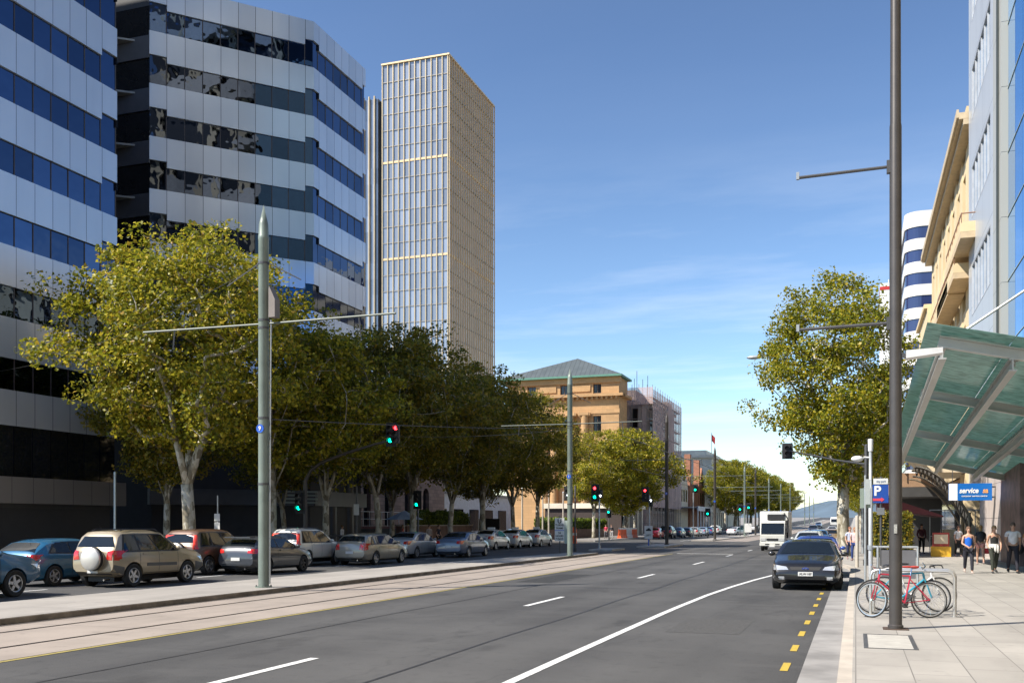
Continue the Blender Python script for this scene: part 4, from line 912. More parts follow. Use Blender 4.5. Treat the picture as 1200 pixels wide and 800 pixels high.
# ================================================================= TEXT
def text_mb(parent, s, size, loc, rot, m, name='lettering', bold=.0, sx=1.0, depth_=.004, align='CENTER', shear=0):
    cu = bpy.data.curves.new(name,'FONT'); cu.body = s; cu.size = size; cu.extrude = depth_; cu.offset = bold; cu.align_x = align; cu.align_y = 'CENTER'; cu.shear = shear; cu.resolution_u = 4
    to = link(bpy.data.objects.new(name, cu)); bpy.context.view_layer.update()
    me = bpy.data.meshes.new_from_object(to.evaluated_get(bpy.context.evaluated_depsgraph_get())); bpy.data.objects.remove(to)
    me.name = name; me.materials.clear(); me.materials.append(m)
    o = link(bpy.data.objects.new(name, me)); o.parent = parent; o.location = loc; o.rotation_euler = rot; o.scale = (sx,1,1); return o
FACE = (R(90),0,0)                         # text that reads when seen looking along +Y
# ================================================================= VEHICLES
def lerp_keys(keys, y, j=1):
    for a,b in zip(keys,keys[1:]):
        if y <= b[0]: 
            t = (y-a[0])/(b[0]-a[0]+1e-9); return a[j]+(b[j]-a[j])*max(0,min(1,t))
    return keys[-1][j]
SPEC = {
 'sedan': dict(L=4.75,W=1.80,H=1.45,r=.32,ra=1.05,wb=2.75,top=[(0,.80),(.05,.98),(.12,1.05),(.75,1.09),(1.0,1.20),(1.5,1.39),(2.0,1.45),(2.6,1.45),(2.9,1.38),(3.5,1.06),(3.75,1.0),(4.4,.86),(4.62,.76),(4.72,.62),(4.75,.52)],belt=[(0,.82),(.8,.96),(3.5,.92),(4.75,.6)],rg=(.84,1.12,1.46,1.37),ws=(2.93,1.36,3.58,1.04),sw=(.95,1.65,2.85,3.45),nwin=3),
 'hatch': dict(L=4.25,W=1.79,H=1.44,r=.32,ra=.82,wb=2.6,top=[(0,.78),(.05,.93),(.12,1.02),(.3,1.16),(.62,1.33),(1.0,1.41),(1.6,1.44),(2.1,1.43),(2.4,1.37),(3.05,1.06),(3.3,.99),(3.95,.86),(4.15,.74),(4.22,.62),(4.25,.5)],belt=[(0,.84),(.7,1.0),(3.1,.92),(4.25,.6)],rg=(.16,1.05,.60,1.32),ws=(2.43,1.36,3.05,1.06),sw=(.65,.95,2.35,2.95),nwin=2),
 'prius': dict(L=4.45,W=1.73,H=1.49,r=.31,ra=.85,wb=2.7,top=[(0,.85),(.05,1.0),(.12,1.1),(.35,1.16),(1.0,1.34),(1.5,1.44),(2.0,1.49),(2.5,1.46),(3.35,1.10),(3.9,.93),(4.25,.78),(4.4,.64),(4.45,.52)],belt=[(0,.86),(.7,1.0),(3.1,.94),(4.45,.6)],rg=(.38,1.18,1.35,1.42),ws=(2.55,1.44,3.35,1.10),sw=(.75,1.1,2.5,3.2),nwin=3),
 'wagon': dict(L=4.75,W=1.80,H=1.46,r=.32,ra=1.0,wb=2.8,top=[(0,.82),(.05,.98),(.12,1.04),(.32,1.2),(.55,1.38),(.9,1.44),(1.6,1.46),(2.6,1.45),(2.85,1.38),(3.45,1.06),(3.75,.98),(4.4,.85),(4.62,.75),(4.72,.62),(4.75,.52)],belt=[(0,.84),(.8,.97),(3.5,.92),(4.75,.6)],rg=(.16,1.07,.5,1.36),ws=(2.88,1.37,3.45,1.06),sw=(.55,.9,2.8,3.35),nwin=3),
 'suv': dict(L=4.3,W=1.77,H=1.68,r=.355,ra=.78,wb=2.55,top=[(0,1.02),(.04,1.12),(.10,1.18),(.28,1.56),(.42,1.66),(1.0,1.70),(1.9,1.70),(2.3,1.64),(2.95,1.22),(3.2,1.14),(3.95,1.03),(4.15,.95),(4.26,.82),(4.3,.66)],belt=[(0,1.0),(.8,1.08),(3.0,1.03),(4.3,.8)],rg=(.125,1.22,.29,1.56),ws=(2.34,1.62,2.95,1.22),sw=(.38,.5,2.25,2.85),nwin=3,zl=.32),
 'falcon': dict(L=4.92,W=1.86,H=1.45,r=.33,ra=1.1,wb=2.83,top=[(0,.80),(.05,.98),(.12,1.08),(.85,1.12),(1.1,1.22),(1.6,1.40),(2.05,1.45),(2.65,1.45),(2.95,1.39),(3.6,1.04),(3.85,.985),(4.5,.86),(4.75,.77),(4.87,.64),(4.92,.50)],belt=[(0,.84),(.8,.97),(3.6,.93),(4.92,.6)],rg=(.94,1.14,1.55,1.38),ws=(2.97,1.38,3.62,1.04),sw=(1.05,1.75,2.9,3.5),nwin=3),
}
def body_bm(s):
    L,W,H = s['L'],s['W'],s['H']; ys = sorted(set([k[0] for k in s['top']]+[L*i/22 for i in range(23)])); zl0 = s.get('zl',.2)
    ys = [y for i,y in enumerate(ys) if i==0 or y-ys[i-1] > .025 or y in [k[0] for k in s['top']]]
    bm = bmesh.new(); rings = []
    def sidex(z, w, zb): return w*.955+(W/2*.72-w*.955)*max(0,min(1,(z-zb)/(H-zb)))
    s['sidex'] = sidex
    for y in ys:
        u = abs(y-L/2)/(L/2); w = W/2*(1-.13*u**7-.03*u**2); zt = lerp_keys(s['top'],y); zb = min(lerp_keys(s['belt'],y), zt-.03)
        zl = zl0+ (.16*max(0,1-y/.25))+ (.14*max(0,1-(L-y)/.3)); e = min(1,(zt-zl)/.4)
        mid = zl+(zb-zl)*.55
        pts = [(0,zl),(w*.82,zl),(w*.955,zl+.07*e),(w*.995,zl+(mid-zl)*.6),(w,mid),(w*.985,zb-.07*e),(w*.955,zb)]
        z6 = max(zb+.008, zt-.06); x6 = sidex(z6,w,zb); x7 = sidex(zt,w,zb)-.075
        pts += [(x6,z6),(x7,zt),(x7*.62,zt+.022),(0,zt+.03)]
        full = [(x,y,z) for x,z in pts]+[(-x,y,z) for x,z in pts[-2:0:-1]]
        rings.append([bm.verts.new(p) for p in full])
    n = len(rings[0])
    for a,b in zip(rings,rings[1:]):
        for k in range(n): bm.faces.new((a[k],a[(k+1)%n],b[(k+1)%n],b[k]))
    bm.faces.new(rings[0]); bm.faces.new(rings[-1][::-1]); bmesh.ops.recalc_face_normals(bm, faces=bm.faces); return bm
_bodies = {}
def car_body(kind):
    if kind in _bodies: return _bodies[kind]
    s = SPEC[kind]; bm = body_bm(s); me = bpy.data.meshes.new('body'); bm.to_mesh(me); bvh = BVHTree.FromBMesh(bm); bm.free(); me.materials.append(PAINT)
    o = link(bpy.data.objects.new('tmp',me)); ra,rf = s['ra'], s['ra']+s['wb']; r = s['r']+.055; cut = MB()
    for y in (ra,rf): 
        for sg in (-1,1): 
            lo,hi = sorted((sg*.52*s['W']/1.8, sg*1.2)); cut.lathe([(r,lo),(r,hi)],28,(0,y,s['r']),'x')
    co = cut.build('cut', BLACKP, None)
    md = o.modifiers.new('b','BOOLEAN'); md.operation='DIFFERENCE'; md.object = co; md.solver = 'EXACT'
    bpy.context.view_layer.update(); me2 = bpy.data.meshes.new_from_object(o.evaluated_get(bpy.context.evaluated_depsgraph_get()))
    bpy.data.objects.remove(o); bpy.data.objects.remove(co); me2.name = 'body'; me2.shade_smooth(); me2.set_sharp_from_angle(angle=R(32))
    while len(me2.materials) > 1: me2.materials.pop()
    for p in me2.polygons: p.material_index = 0
    _bodies[kind] = (me2, bvh); return _bodies[kind]
def patch(bvh, axis, sgn, quad, nx=6, ny=3, off=.008, th=0):
    """a conforming sheet laid on the body: quad of 2D points cast along an axis"""
    mb = MB(); g = []; dirv = {'x':Vector((-sgn,0,0)),'y':Vector((0,-sgn,0)),'z':Vector((0,0,-1))}[axis]
    for j in range(ny+1):
        for i in range(nx+1):
            u,v = i/nx, j/ny; a = [quad[0][k]*(1-u)*(1-v)+quad[1][k]*u*(1-v)+quad[2][k]*u*v+quad[3][k]*(1-u)*v for k in (0,1)]
            org = Vector((sgn*5,a[0],a[1])) if axis=='x' else Vector((a[0],sgn*9,a[1])) if axis=='y' else Vector((a[0],a[1],5))
            h = bvh.ray_cast(org, dirv)
            if h[0] is None: h = (bvh.find_nearest(Vector((sgn*.8,a[0],a[1])) if axis=='x' else Vector((a[0],(sgn*2+2) ,a[1])))[0], -dirv)
            nrm = h[1] if h[1].dot(dirv) < 0 else -h[1]
            mb.v.append(tuple(h[0]+nrm*off)); g.append(1)
    for j in range(ny):
        for i in range(nx):
            a = j*(nx+1)+i; f = (a,a+1,a+nx+2,a+nx+1); mb.f.append(f)
    if th:
        n0 = len(mb.v); d = dirv*th; mb.v += [tuple(Vector(p)+d) for p in mb.v[:n0]]
        edge = [i for i in range(nx+1)]+[(j+1)*(nx+1)+nx for j in range(ny)]+[ny*(nx+1)+i for i in range(nx-1,-1,-1)]+[j*(nx+1) for j in range(ny-1,0,-1)]
        for a,b in zip(edge, edge[1:]+edge[:1]): mb.f.append((a,b,b+n0,a+n0))
    return mb
def P_(mb, name, m, parent, smooth=True): return mb.build(name, m, parent, smooth=smooth, fix=True)
def make_wheel(parent, x, y, r, sg, spokes=5, rimm=None):
    w_ = MB().lathe([(r*.30,-.10),(r*.62,-.09)],20,(0,0,0),'x').build('wheel', BLACKP, parent)
    w_.location = (x,y,r)
    t = MB().lathe([(r*.64,-.10),(r*.93,-.105),(r,-.08),(r,.08),(r*.93,.105),(r*.70,.10),(r*.64,.08),(r*.64,-.10)],30,(0,0,0),'x').build('tyre', TYRE, w_, smooth=True)
    q = MB(); q.lathe([(r*.66,.085),(r*.63,.10),(r*.57,.095),(r*.56,-.05),(r*.64,-.08)],28,(0,0,0),'x',cap=False)
    for k in range(spokes):
        a = 2*math.pi*k/spokes; d = Vector((0,math.cos(a),math.sin(a))); s = Vector((0,-math.sin(a),math.cos(a)))
        for (w0,w1) in ((.13,.09),):
            vs = [d*r*.05-s*r*w0, d*r*.05+s*r*w0, d*r*.6+s*r*w1, d*r*.6-s*r*w1]; q.add([Vector((.075,0,0))+p for p in vs]+[Vector((.04,0,0))+p for p in vs],[(0,1,2,3),(7,6,5,4),(0,4,5,1),(1,5,6,2),(2,6,7,3),(3,7,4,0)])
    q.lathe([(r*.17,.05),(r*.16,.088),(0.0,.09)],14,(0,0,0),'x')
    q.build('rim', rimm or RIM, w_); MB().lathe([(r*.5,-.02),(r*.5,.0)],18,(0,0,0),'x').build('brake_disc', M('brake_disc',(.12,.12,.12),.4,.6), w_)
    w_.rotation_euler = (random.uniform(0,6),0,0 if sg>0 else math.pi); return w_
CARS = {}
def build_car(kind, name, label, cat, color, loc, rz, group=None, opts=()):
    """body-built car with its own parts; front towards local +Y"""
    s = SPEC[kind]; me, bvh = car_body(kind); L,W,H,r = s['L'],s['W'],s['H'],s['r']; t = thing(name, label, cat, loc, rz, group)
    C0 = link(bpy.data.objects.new('body', me)); C0.parent = t; C0.color = (*color,1)
    # side windows
    b0,t0,t1,b1_ = s['sw']; zb = lambda y: lerp_keys(s['belt'],y)+.045; zt = H-.095; n = s['nwin']; fr = {3:(0,.27,.62,1.0),2:(0,.38,1.0)}[n]
    for sg in (-1,1):
        P_(patch(bvh,'x',sg,[(b0-.05,zb(b0)-.025),(b1_+.06,zb(b1_)-.025),(t1+.03,zt+.025),(t0-.03,zt+.02)],22,4,.004),'window_surround',BLACKP,t)
        for i in range(n):
            a,b = fr[i],fr[i+1]; g = .018
            B = lambda q: b0+(b1_-b0)*q; T = lambda q: t0+(t1-t0)*q
            ya,yb,yc,yd = B(a)+g*2, B(b)-g*2, T(b)-g*2, T(a)+g*2
            P_(patch(bvh,'x',sg,[(ya,zb(ya)),(yb,zb(yb)),(yc,zt-.01),(yd,zt-.01)],8,4,.010),'side_window',GLASS_CAR,t)
        # door seams, handle, sill, mirror
        q = MB(); 
        for y in [B(x_) for x_ in fr[1:-1]]+[b1_-.02]:
            m_ = patch(bvh,'x',sg,[(y-.007,s.get('zl',.2)+.14),(y+.007,s.get('zl',.2)+.14),(y+.007,zb(y)-.05),(y-.007,zb(y)-.05)],1,8,.003); q.add(m_.v,m_.f)
        q.build('door_seam', BLACKP, t)
        for y in [B(x_)+.12 for x_ in fr[1:-1]]:
            P_(patch(bvh,'x',sg,[(y,zb(y)-.13),(y+.17,zb(y)-.13),(y+.17,zb(y)-.105),(y,zb(y)-.105)],3,1,.03,.03),'door_handle',BLACKP if 'plain' in opts else C0.data.materials[0],t).color=(*color,1)
        P_(patch(bvh,'x',sg,[(s['ra']+r+.1,s.get('zl',.2)+.02),(s['ra']+s['wb']-r-.1,s.get('zl',.2)+.02),(s['ra']+s['wb']-r-.1,s.get('zl',.2)+.1),(s['ra']+r+.1,s.get('zl',.2)+.1)],8,1,.012,.02),'sill_trim',BLACKP,t)
        my = b1_-.12; mi = MB().ball((sg*(W/2+.06),my,zb(my)+.07),(.10,.055,.07),10,6); mi.box(*(sorted((sg*(W/2-.10),sg*(W/2+.0)))),my-.02,my+.03,zb(my)+.02,zb(my)+.06); P_(mi,'mirror',PAINT,t).color=(*color,1)
        if 'cladding' in opts:
            for ya,yb in ((.02,s['ra']-r-.04),(s['ra']+s['wb']+r+.05,L-.05)):
                P_(patch(bvh,'x',sg,[(ya,.38),(yb,.38),(yb,.62),(ya,.70)],6,3,.012),'bumper_cladding',M('grey_cladding',(.10,.10,.10),.6),t)
            P_(patch(bvh,'x',sg,[(1.35,.62),(2.75,.60),(2.75,.70),(1.35,.72)],8,1,.018,.02),'door_moulding',M('grey_cladding',(.10,.10,.10),.6),t)
        # wheels
        for y in (s['ra'], s['ra']+s['wb']): make_wheel(t, sg*(W/2-.115), y, r, sg, 5 if kind in('suv','hatch','wagon') else 7, M('dark_alloy',(.06,.06,.065),.3,.7) if 'darkrim' in opts else RIM)
    MB().box(-W/2*.55,W/2*.55,.35,L-.35,.17,s['r']+.45 if False else .5).build('underbody', BLACK, t)
    # glass front and rear
    ya,za,yb,zb_ = s['ws']; wt, wbm = W/2*.72-.10, W/2*.86-.06
    P_(patch(bvh,'z',1,[(-wbm,yb-.015),(wbm,yb-.015),(wt,ya+.02),(-wt,ya+.02)],12,5,.010),'windscreen',GLASS_CAR,t)
    y0,z0,y1,z1 = s['rg']
    if kind in ('suv',): P_(patch(bvh,'y',-1,[(-wbm*.98,z0),(wbm*.98,z0),(wt*.98,z1-.03),(-wt*.98,z1-.03)],12,4,.012),'rear_window',GLASS_CAR,t)
    else: P_(patch(bvh,'z',1,[(-wbm*.97,y0+.02),(wbm*.97,y0+.02),(wt,y1-.02),(-wt,y1-.02)],12,4,.010),'rear_window',GLASS_CAR,t)
    # lights
    hz = lerp_keys(s['top'],L-.12)
    if kind=='falcon': 
        for sg in (-1,1): 
            P_(patch(bvh,'y',1,[(sg*.44,.615),(sg*.84,.60),(sg*.86,.76),(sg*.50,.70)],8,3,.012),'headlight',CLEARLENS,t)
            P_(patch(bvh,'y',1,[(sg*.55,.335),(sg*.70,.335),(sg*.70,.42),(sg*.55,.42)],3,2,.012),'fog_light',CLEARLENS,t)
        P_(patch(bvh,'y',1,[(-.36,.60),(.36,.60),(.42,.70),(-.42,.70)],6,2,.010),'grille',BLACK,t)
        P_(patch(bvh,'y',1,[(-.5,.33),(.5,.33),(.5,.45),(-.5,.45)],6,2,.010),'air_intake',BLACK,t)
    else:
        zz = hz-.10
        for sg in (-1,1): P_(patch(bvh,'y',1,[(sg*.46,zz-.11),(sg*.80,zz-.09),(sg*.82,zz+.03),(sg*.5,zz-.0)],7,3,.012),'headlight',CLEARLENS,t)
        P_(patch(bvh,'y',1,[(-.4,zz-.12),(.4,zz-.12),(.4,zz-.02),(-.4,zz-.02)],6,2,.010),'grille',BLACK,t)
        P_(patch(bvh,'y',1,[(-.55,.34),(.55,.34),(.55,.46),(-.55,.46)],6,2,.010),'air_intake',BLACK,t)
    tlz = {'sedan':(.78,.97),'hatch':(.80,.98),'prius':(.80,1.04),'wagon':(.70,1.02),'suv':(.82,1.12),'falcon':(.78,.95)}[kind]
    for sg in (-1,1):
        if 'tall_lights' in opts:
            q = patch(bvh,'x',sg,[(.06,.98),(.17,.98),(.31,1.50),(.24,1.50)],4,8,.016); P_(q,'tail_light',M('red_lens_tall',(.75,.05,.02),.2,0,.1,4,.6,.8),t); 
            P_(patch(bvh,'y',-1,[(sg*.70,.98),(sg*.79,.98),(sg*.615,1.46),(sg*.575,1.46)],3,8,.018),'tail_light',M('red_lens_tall',(.75,.05,.02),.2,0,.1,4,.6,.8),t)
        else:
            P_(patch(bvh,'y',-1,[(sg*.50,tlz[0]+.03),(sg*.80,tlz[0]),(sg*.80,tlz[1]),(sg*.54,tlz[1]-.02)],6,3,.012),'tail_light',REDLENS,t)
            P_(patch(bvh,'x',sg,[(.03,tlz[0]+.01),(.30,tlz[0]+.05),(.26,tlz[1]-.0),(.06,tlz[1])],5,3,.012),'tail_light',REDLENS,t)
    pz = .62 if kind in('sedan','falcon') else .60
    if kind=='suv' : pz=.5
    pr = link(bpy.data.objects.new('number_plate', MB().box(-.19,.19,-.012,0,-.06,.06).build('np',PLATE,None).data)); bpy.data.objects.remove(bpy.data.objects['np']); pr.parent = t
    hh = bvh.ray_cast(Vector((0,-9,pz)),Vector((0,1,0))); pr.location = (hh[0].x,hh[0].y-.012,pz)
    hh = bvh.ray_cast(Vector((0,9,.5)),Vector((0,-1,0))); pf = link(bpy.data.objects.new('number_plate', pr.data)); pf.parent = t; pf.location = (0,hh[0].y+.03,.5)
    P_(patch(bvh,'y',-1,[(-W/2*.7,.30),(W/2*.7,.30),(W/2*.7,.40),(-W/2*.7,.40)],6,1,.012),'bumper_trim',BLACKP,t)
    if 'spare' in opts:
        z = .87; sp_ = MB().lathe([(.0,-.26),(.30,-.255),(.345,-.22),(.355,-.12),(.355,-.03)],26,(.08,0.0,z),'y').build('spare_wheel_cover', PAINT, t, smooth=True); sp_.color = (.62,.60,.55,1)
        MB().lathe([(.36,-.16),(.36,-.05)],26,(.08,0,z),'y').build('spare_tyre', TYRE, t)
    if 'rack' in opts:
        for sg in (-1,1): MB().tube([(sg*.52,.55,1.70),(sg*.52,.7,1.75),(sg*.52,2.1,1.75),(sg*.52,2.25,1.69)],.017,6).build('roof_rail', BLACKP, t)
    if 'spoiler' in opts: P_(MB().box(-.56,.56,.10,.45,s['H']-.05,s['H']-.005),'rear_spoiler',PAINT,t).color=(*color,1)
    MB().tube([(0,s['rg'][2]+.15,lerp_keys(s['top'],s['rg'][2]+.15)+.02),(0,s['rg'][2]-.05,lerp_keys(s['top'],s['rg'][2]+.15)+.25)],.006,4).build('aerial', BLACKP, t)
    MB().tube([(W/2*.45,.0,.24),(W/2*.45,.25,.24)],.03,8).build('exhaust_pipe', CHROME, t)
    return t
def colour(t, c):
    for o in t.children:
        if o.type=='MESH' and o.data.materials and o.data.materials[0]==PAINT: o.color = (*c,1)
Gc = 'cars queuing in the left-hand lanes'
def at_side(xside, W): return xside-W/2                # near-side flank on x = xside
def ypos(kind, rear_wheel_y): return rear_wheel_y-SPEC[kind]['ra']
build_car('suv','parked_car','blue four-wheel drive cut off by the left edge of the photo','car',(.02,.11,.22),(at_side(-20.75,1.8),y_on(18,-20.8)-SPEC['suv']['ra']-SPEC['suv']['wb'],0),0,Gc)
build_car('hatch','parked_car','blue hatchback between the left edge and the tan four-wheel drive','car',(.015,.13,.26),(at_side(-23.2,1.8),ypos('hatch',24.3),0),0,Gc)
build_car('suv','parked_car','tan four-wheel drive with a spare wheel cover on its tail','car',(.33,.27,.18),(at_side(-20.7,1.77),ypos('suv',24.85),0),0,Gc,('spare','cladding','rack'))
build_car('suv','parked_car','brown four-wheel drive with tall red tail lights','car',(.14,.075,.045),(at_side(-22.9,1.77),ypos('suv',31.6),0),0,Gc,('tall_lights','spare'))
build_car('hatch','parked_car','dark grey sports hatchback behind the tall near tram pole','car',(.045,.05,.06),(at_side(-21.0,1.8),ypos('hatch',32.6),0),0,Gc,('darkrim','spoiler'))
build_car('suv','parked_car','white four-wheel drive with tall red tail lights','car',(.72,.72,.68),(at_side(-23.2,1.77),ypos('suv',39.3),0),0,Gc,('tall_lights','rack'))
build_car('wagon','parked_car','champagne station wagon right of the white four-wheel drive','car',(.34,.31,.25),(at_side(-21.2,1.8),ypos('wagon',42.0),0),0,Gc)
build_car('sedan','parked_car','silver sedan between the champagne wagon and the blue-grey sedan','car',(.36,.39,.43),(at_side(-23.2,1.8),ypos('sedan',51.0),0),0,Gc)
build_car('sedan','parked_car','blue-grey sedan at the head of the queue in the near lane','car',(.10,.14,.22),(at_side(-20.9,1.8),ypos('sedan',53.1),0),0,Gc)
GT = 'white taxis parked at the left kerb'
tx = build_car('prius','taxi','first white taxi, just beyond the blue-grey sedan','taxi',(.72,.72,.70),(-25.9,ypos('prius',69.0),0),0,GT)
MB().box(-.28,.28,2.0,2.18,1.53,1.68).build('roof_sign', WHITE, tx)
for y,lab in ((74.6,'middle one of the three white taxis at the kerb'),(80.2,'farthest of the three white taxis, nearest the grey-green pole')):
    c = copy_tree(tx); c.location.y = ypos('prius',y); c['label'] = lab
rc = build_car('sedan','parked_car','bright red car beside the orange and white barriers','car',(.55,.015,.02),(-24.6,ypos('sedan',127),0),0,None)
FARCARS = {}
GP = 'cars parked along the far left kerb'
base = {k:None for k in SPEC}
def farcar(kind, label, col, x, y, rz, grp):
    src = next(o for o in bpy.data.objects if o.get('category')=='car' and o.get('_k')==kind) if False else None
    t0 = proto[kind]; c = copy_tree(t0); c.name = 'parked_car'; c.location = (x,y,gz(y)); c.rotation_euler = (0,0,rz); c['label'] = label; c['category'] = 'car'
    if grp: c['group'] = grp
    elif 'group' in c: del c['group']
    colour(c, col); return c
allc = [o for o in bpy.data.objects if o.type=='EMPTY' and o.get('category')=='car']
proto = {'suv':next(o for o in allc if 'blue four-wheel' in o['label']),'sedan':rc,'hatch':next(o for o in allc if 'blue hatchback' in o['label']),'wagon':next(o for o in allc if 'station wagon' in o['label'])}
for kind,lab,col,x,y in (('suv','black four-wheel drive just right of the dark spiked pole',(.02,.02,.022),-23.9,131.5),('sedan','dark blue sedan with lit red tail lights beyond the black four-wheel drive',(.05,.09,.16),-23.9,139),('hatch','small dark hatchback in the middle of the far kerbside line',(.04,.04,.05),-23.9,147),
    ('wagon','pale silver wagon in the far kerbside line',(.4,.4,.38),-23.9,155),('sedan','silver-blue sedan in the far kerbside line',(.3,.36,.45),-23.9,163),('hatch','dark blue hatchback near the end of the far kerbside line',(.05,.10,.25),-23.9,171),('suv','pale four-wheel drive at the end of the far kerbside line',(.6,.6,.58),-23.9,180)):
    farcar(kind,lab,col,x,y,0,GP)
farcar('sedan','white car crossing beyond the far spiked pole',(.7,.7,.7),-20.6,176,R(-20),None)
farcar('wagon','white car under the avenue trees on the far left',(.7,.7,.7),-21.5,226,0,None)
farcar('suv','white four-wheel drive far up the left lanes behind the thin poles',(.7,.7,.7),-21,262,0,None)
# right lanes
fo = build_car('falcon','parked_car','black sedan facing the camera, parked at the right kerb','car',(.004,.004,.005),(-1.36,34.5,0),math.pi,None)
fo.scale = (1.06,1,.97); me_,bv_ = car_body('falcon'); hh = bv_.ray_cast(Vector((0,9,.655)),Vector((0,-1,0)))
em = MB().lathe([(.001,0.0),(1,0.0),(1,.012),(.001,.014)],24,(0,0,0),'y'); em.v = [(x*.085,y,z*.036) for x,y,z in em.v]; eo = em.build('oval_badge', M('badge_blue',(.02,.06,.35),.2,.2), fo); eo.location = (0,hh[0].y+.012,.655)
text_mb(fo,'Ford',.055,(0,hh[0].y+.034,.655),(R(90),0,math.pi),CHROME,'badge_lettering',.001)
h2 = bv_.ray_cast(Vector((0,9,.5)),Vector((0,-1,0))); text_mb(fo,'XLW·107',.085,(0,h2[0].y+.034,.5),(R(90),0,math.pi),M('plate_black',(.02,.02,.02),.5),'plate_lettering',.0015,.95)
farcar('sedan','bright blue sedan parked directly behind the black sedan',(.02,.07,.35),-1.40,41.6,math.pi,None)
farcar('hatch','blue hatchback in the queue ahead of the tree trunk',(.02,.12,.3),-2.9,88,math.pi,None)
farcar('wagon','white wagon queuing right of the truck',(.6,.62,.6),-2.75,67,math.pi,None)
farcar('sedan','dark blue sedan queuing behind the white wagon',(.03,.07,.18),-3.0,77,math.pi,None)
farcar('sedan','gold sedan behind the blue hatchback',(.3,.2,.1),-2.2,98,math.pi,None)
farcar('suv','dark car driving down the far slope beside the white van',(.03,.03,.05),-7.2,188,math.pi,None)
farcar('wagon','white car farther up the slope in the middle lane',(.7,.7,.7),-10,300,math.pi,None)
farcar('sedan','white car at the far right of the slope by the tree trunk',(.7,.7,.7),-4.0,190,math.pi,None)
# truck
tr = thing('delivery_truck','white cab-over delivery truck with a box body coming down the road','truck',(-5.6,73,0),math.pi)
TW = M('truck_white',(.62,.62,.58),.4,0,.1,2)
q = MB(); q.prism([(-.2,.45),(.12,.5),(.14,1.15),(-.16,2.05),(-.45,2.15),(-1.6,2.15),(-1.6,.45)],-.86,.86,lambda u,v,h:(h,u,v)); q.build('cab', TW, tr, bevel=.03)
q = MB(); q.prism([(.142,1.22),(-.115,1.98),(-.13,1.98),(.12,1.22)],-.78,.78,lambda u,v,h:(h,u+.012,v)); q.build('windscreen', GLASS_CAR, tr)
for sg in (-1,1):
    lo,hi = sorted((sg*.865,sg*.872)); MB().prism([(-.0,1.2),(-.28,1.95),(-1.0,1.95),(-1.0,1.2)],lo,hi,lambda u,v,h:(h,u,v)).build('side_window', GLASS_CAR, tr)
    lo,hi = sorted((sg*.45,sg*.82)); MB().box(lo,hi,.10,.165,.72,.92).build('headlight', CLEARLENS, tr, bevel=.01)
    lo,hi = sorted((sg*.98,sg*1.12)); q = MB(); q.box(lo,hi,-.05,.0,1.35,1.8); q.tube([(sg*.86,-.1,1.8),(sg*1.05,-.03,1.85)],.02,5); q.build('mirror', BLACKP, tr)
    for y in (-.75,-3.6): make_wheel(tr, sg*.74, y, .38, sg, 6)
MB().box(-.4,.4,.145,.16,.74,.9).build('grille', BLACKP, tr); MB().box(-.88,.88,-.05,.22,.36,.62).build('bumper', TW, tr, bevel=.03)
for a in (-.5,.2): MB().box(a,a+.3,.221,.23,.44,.52).build('air_intake', BLACK, tr)
MB().box(-.16,.2,.222,.235,.3,.41).build('number_plate', PLATE, tr)
MB().box(-1.02,1.02,-5.2,-1.68,.95,2.85).build('box_body', M('truck_box_white',(.66,.67,.68),.45,0,.06,1), tr, bevel=.03)
MB().box(-.75,.45,-1.67,-1.2,2.2,2.62).build('fridge_unit', BLACKP, tr, bevel=.03); MB().box(-1.02,-.5,-1.67,-1.3,2.17,2.8).build('wind_deflector', TW, tr, bevel=.03)
MB().box(-.45,.45,-5.1,-.3,.5,.9).build('chassis', BLACK, tr); MB().tube([(-.95,-1.2,.9),(-.98,-1.25,2.3),(-.7,-1.3,2.7)],.05,6).build('exhaust_stack', BLACKP, tr)
vn = thing('delivery_van','small white van far up the slope beside the tree trunk','van',(-6.5,330,gz(330)),math.pi)
q = MB(); q.prism([(0,.4),(.1,1.2),(-.7,2.3),(-6,2.9),(-6,.4)],-1.1,1.1,lambda u,v,h:(h,u,v)); q.build('body', WHITE, vn, bevel=.04); MB().prism([(.09,1.3),(-.6,2.2),(-.58,2.25),(.12,1.32)],-.9,.9,lambda u,v,h:(h,u+.02,v)).build('windscreen', GLASS_CAR, vn)
for sg in (-1,1):
    for y in (-1,-4.6): make_wheel(vn, sg*1.0, y, .36, sg, 5)
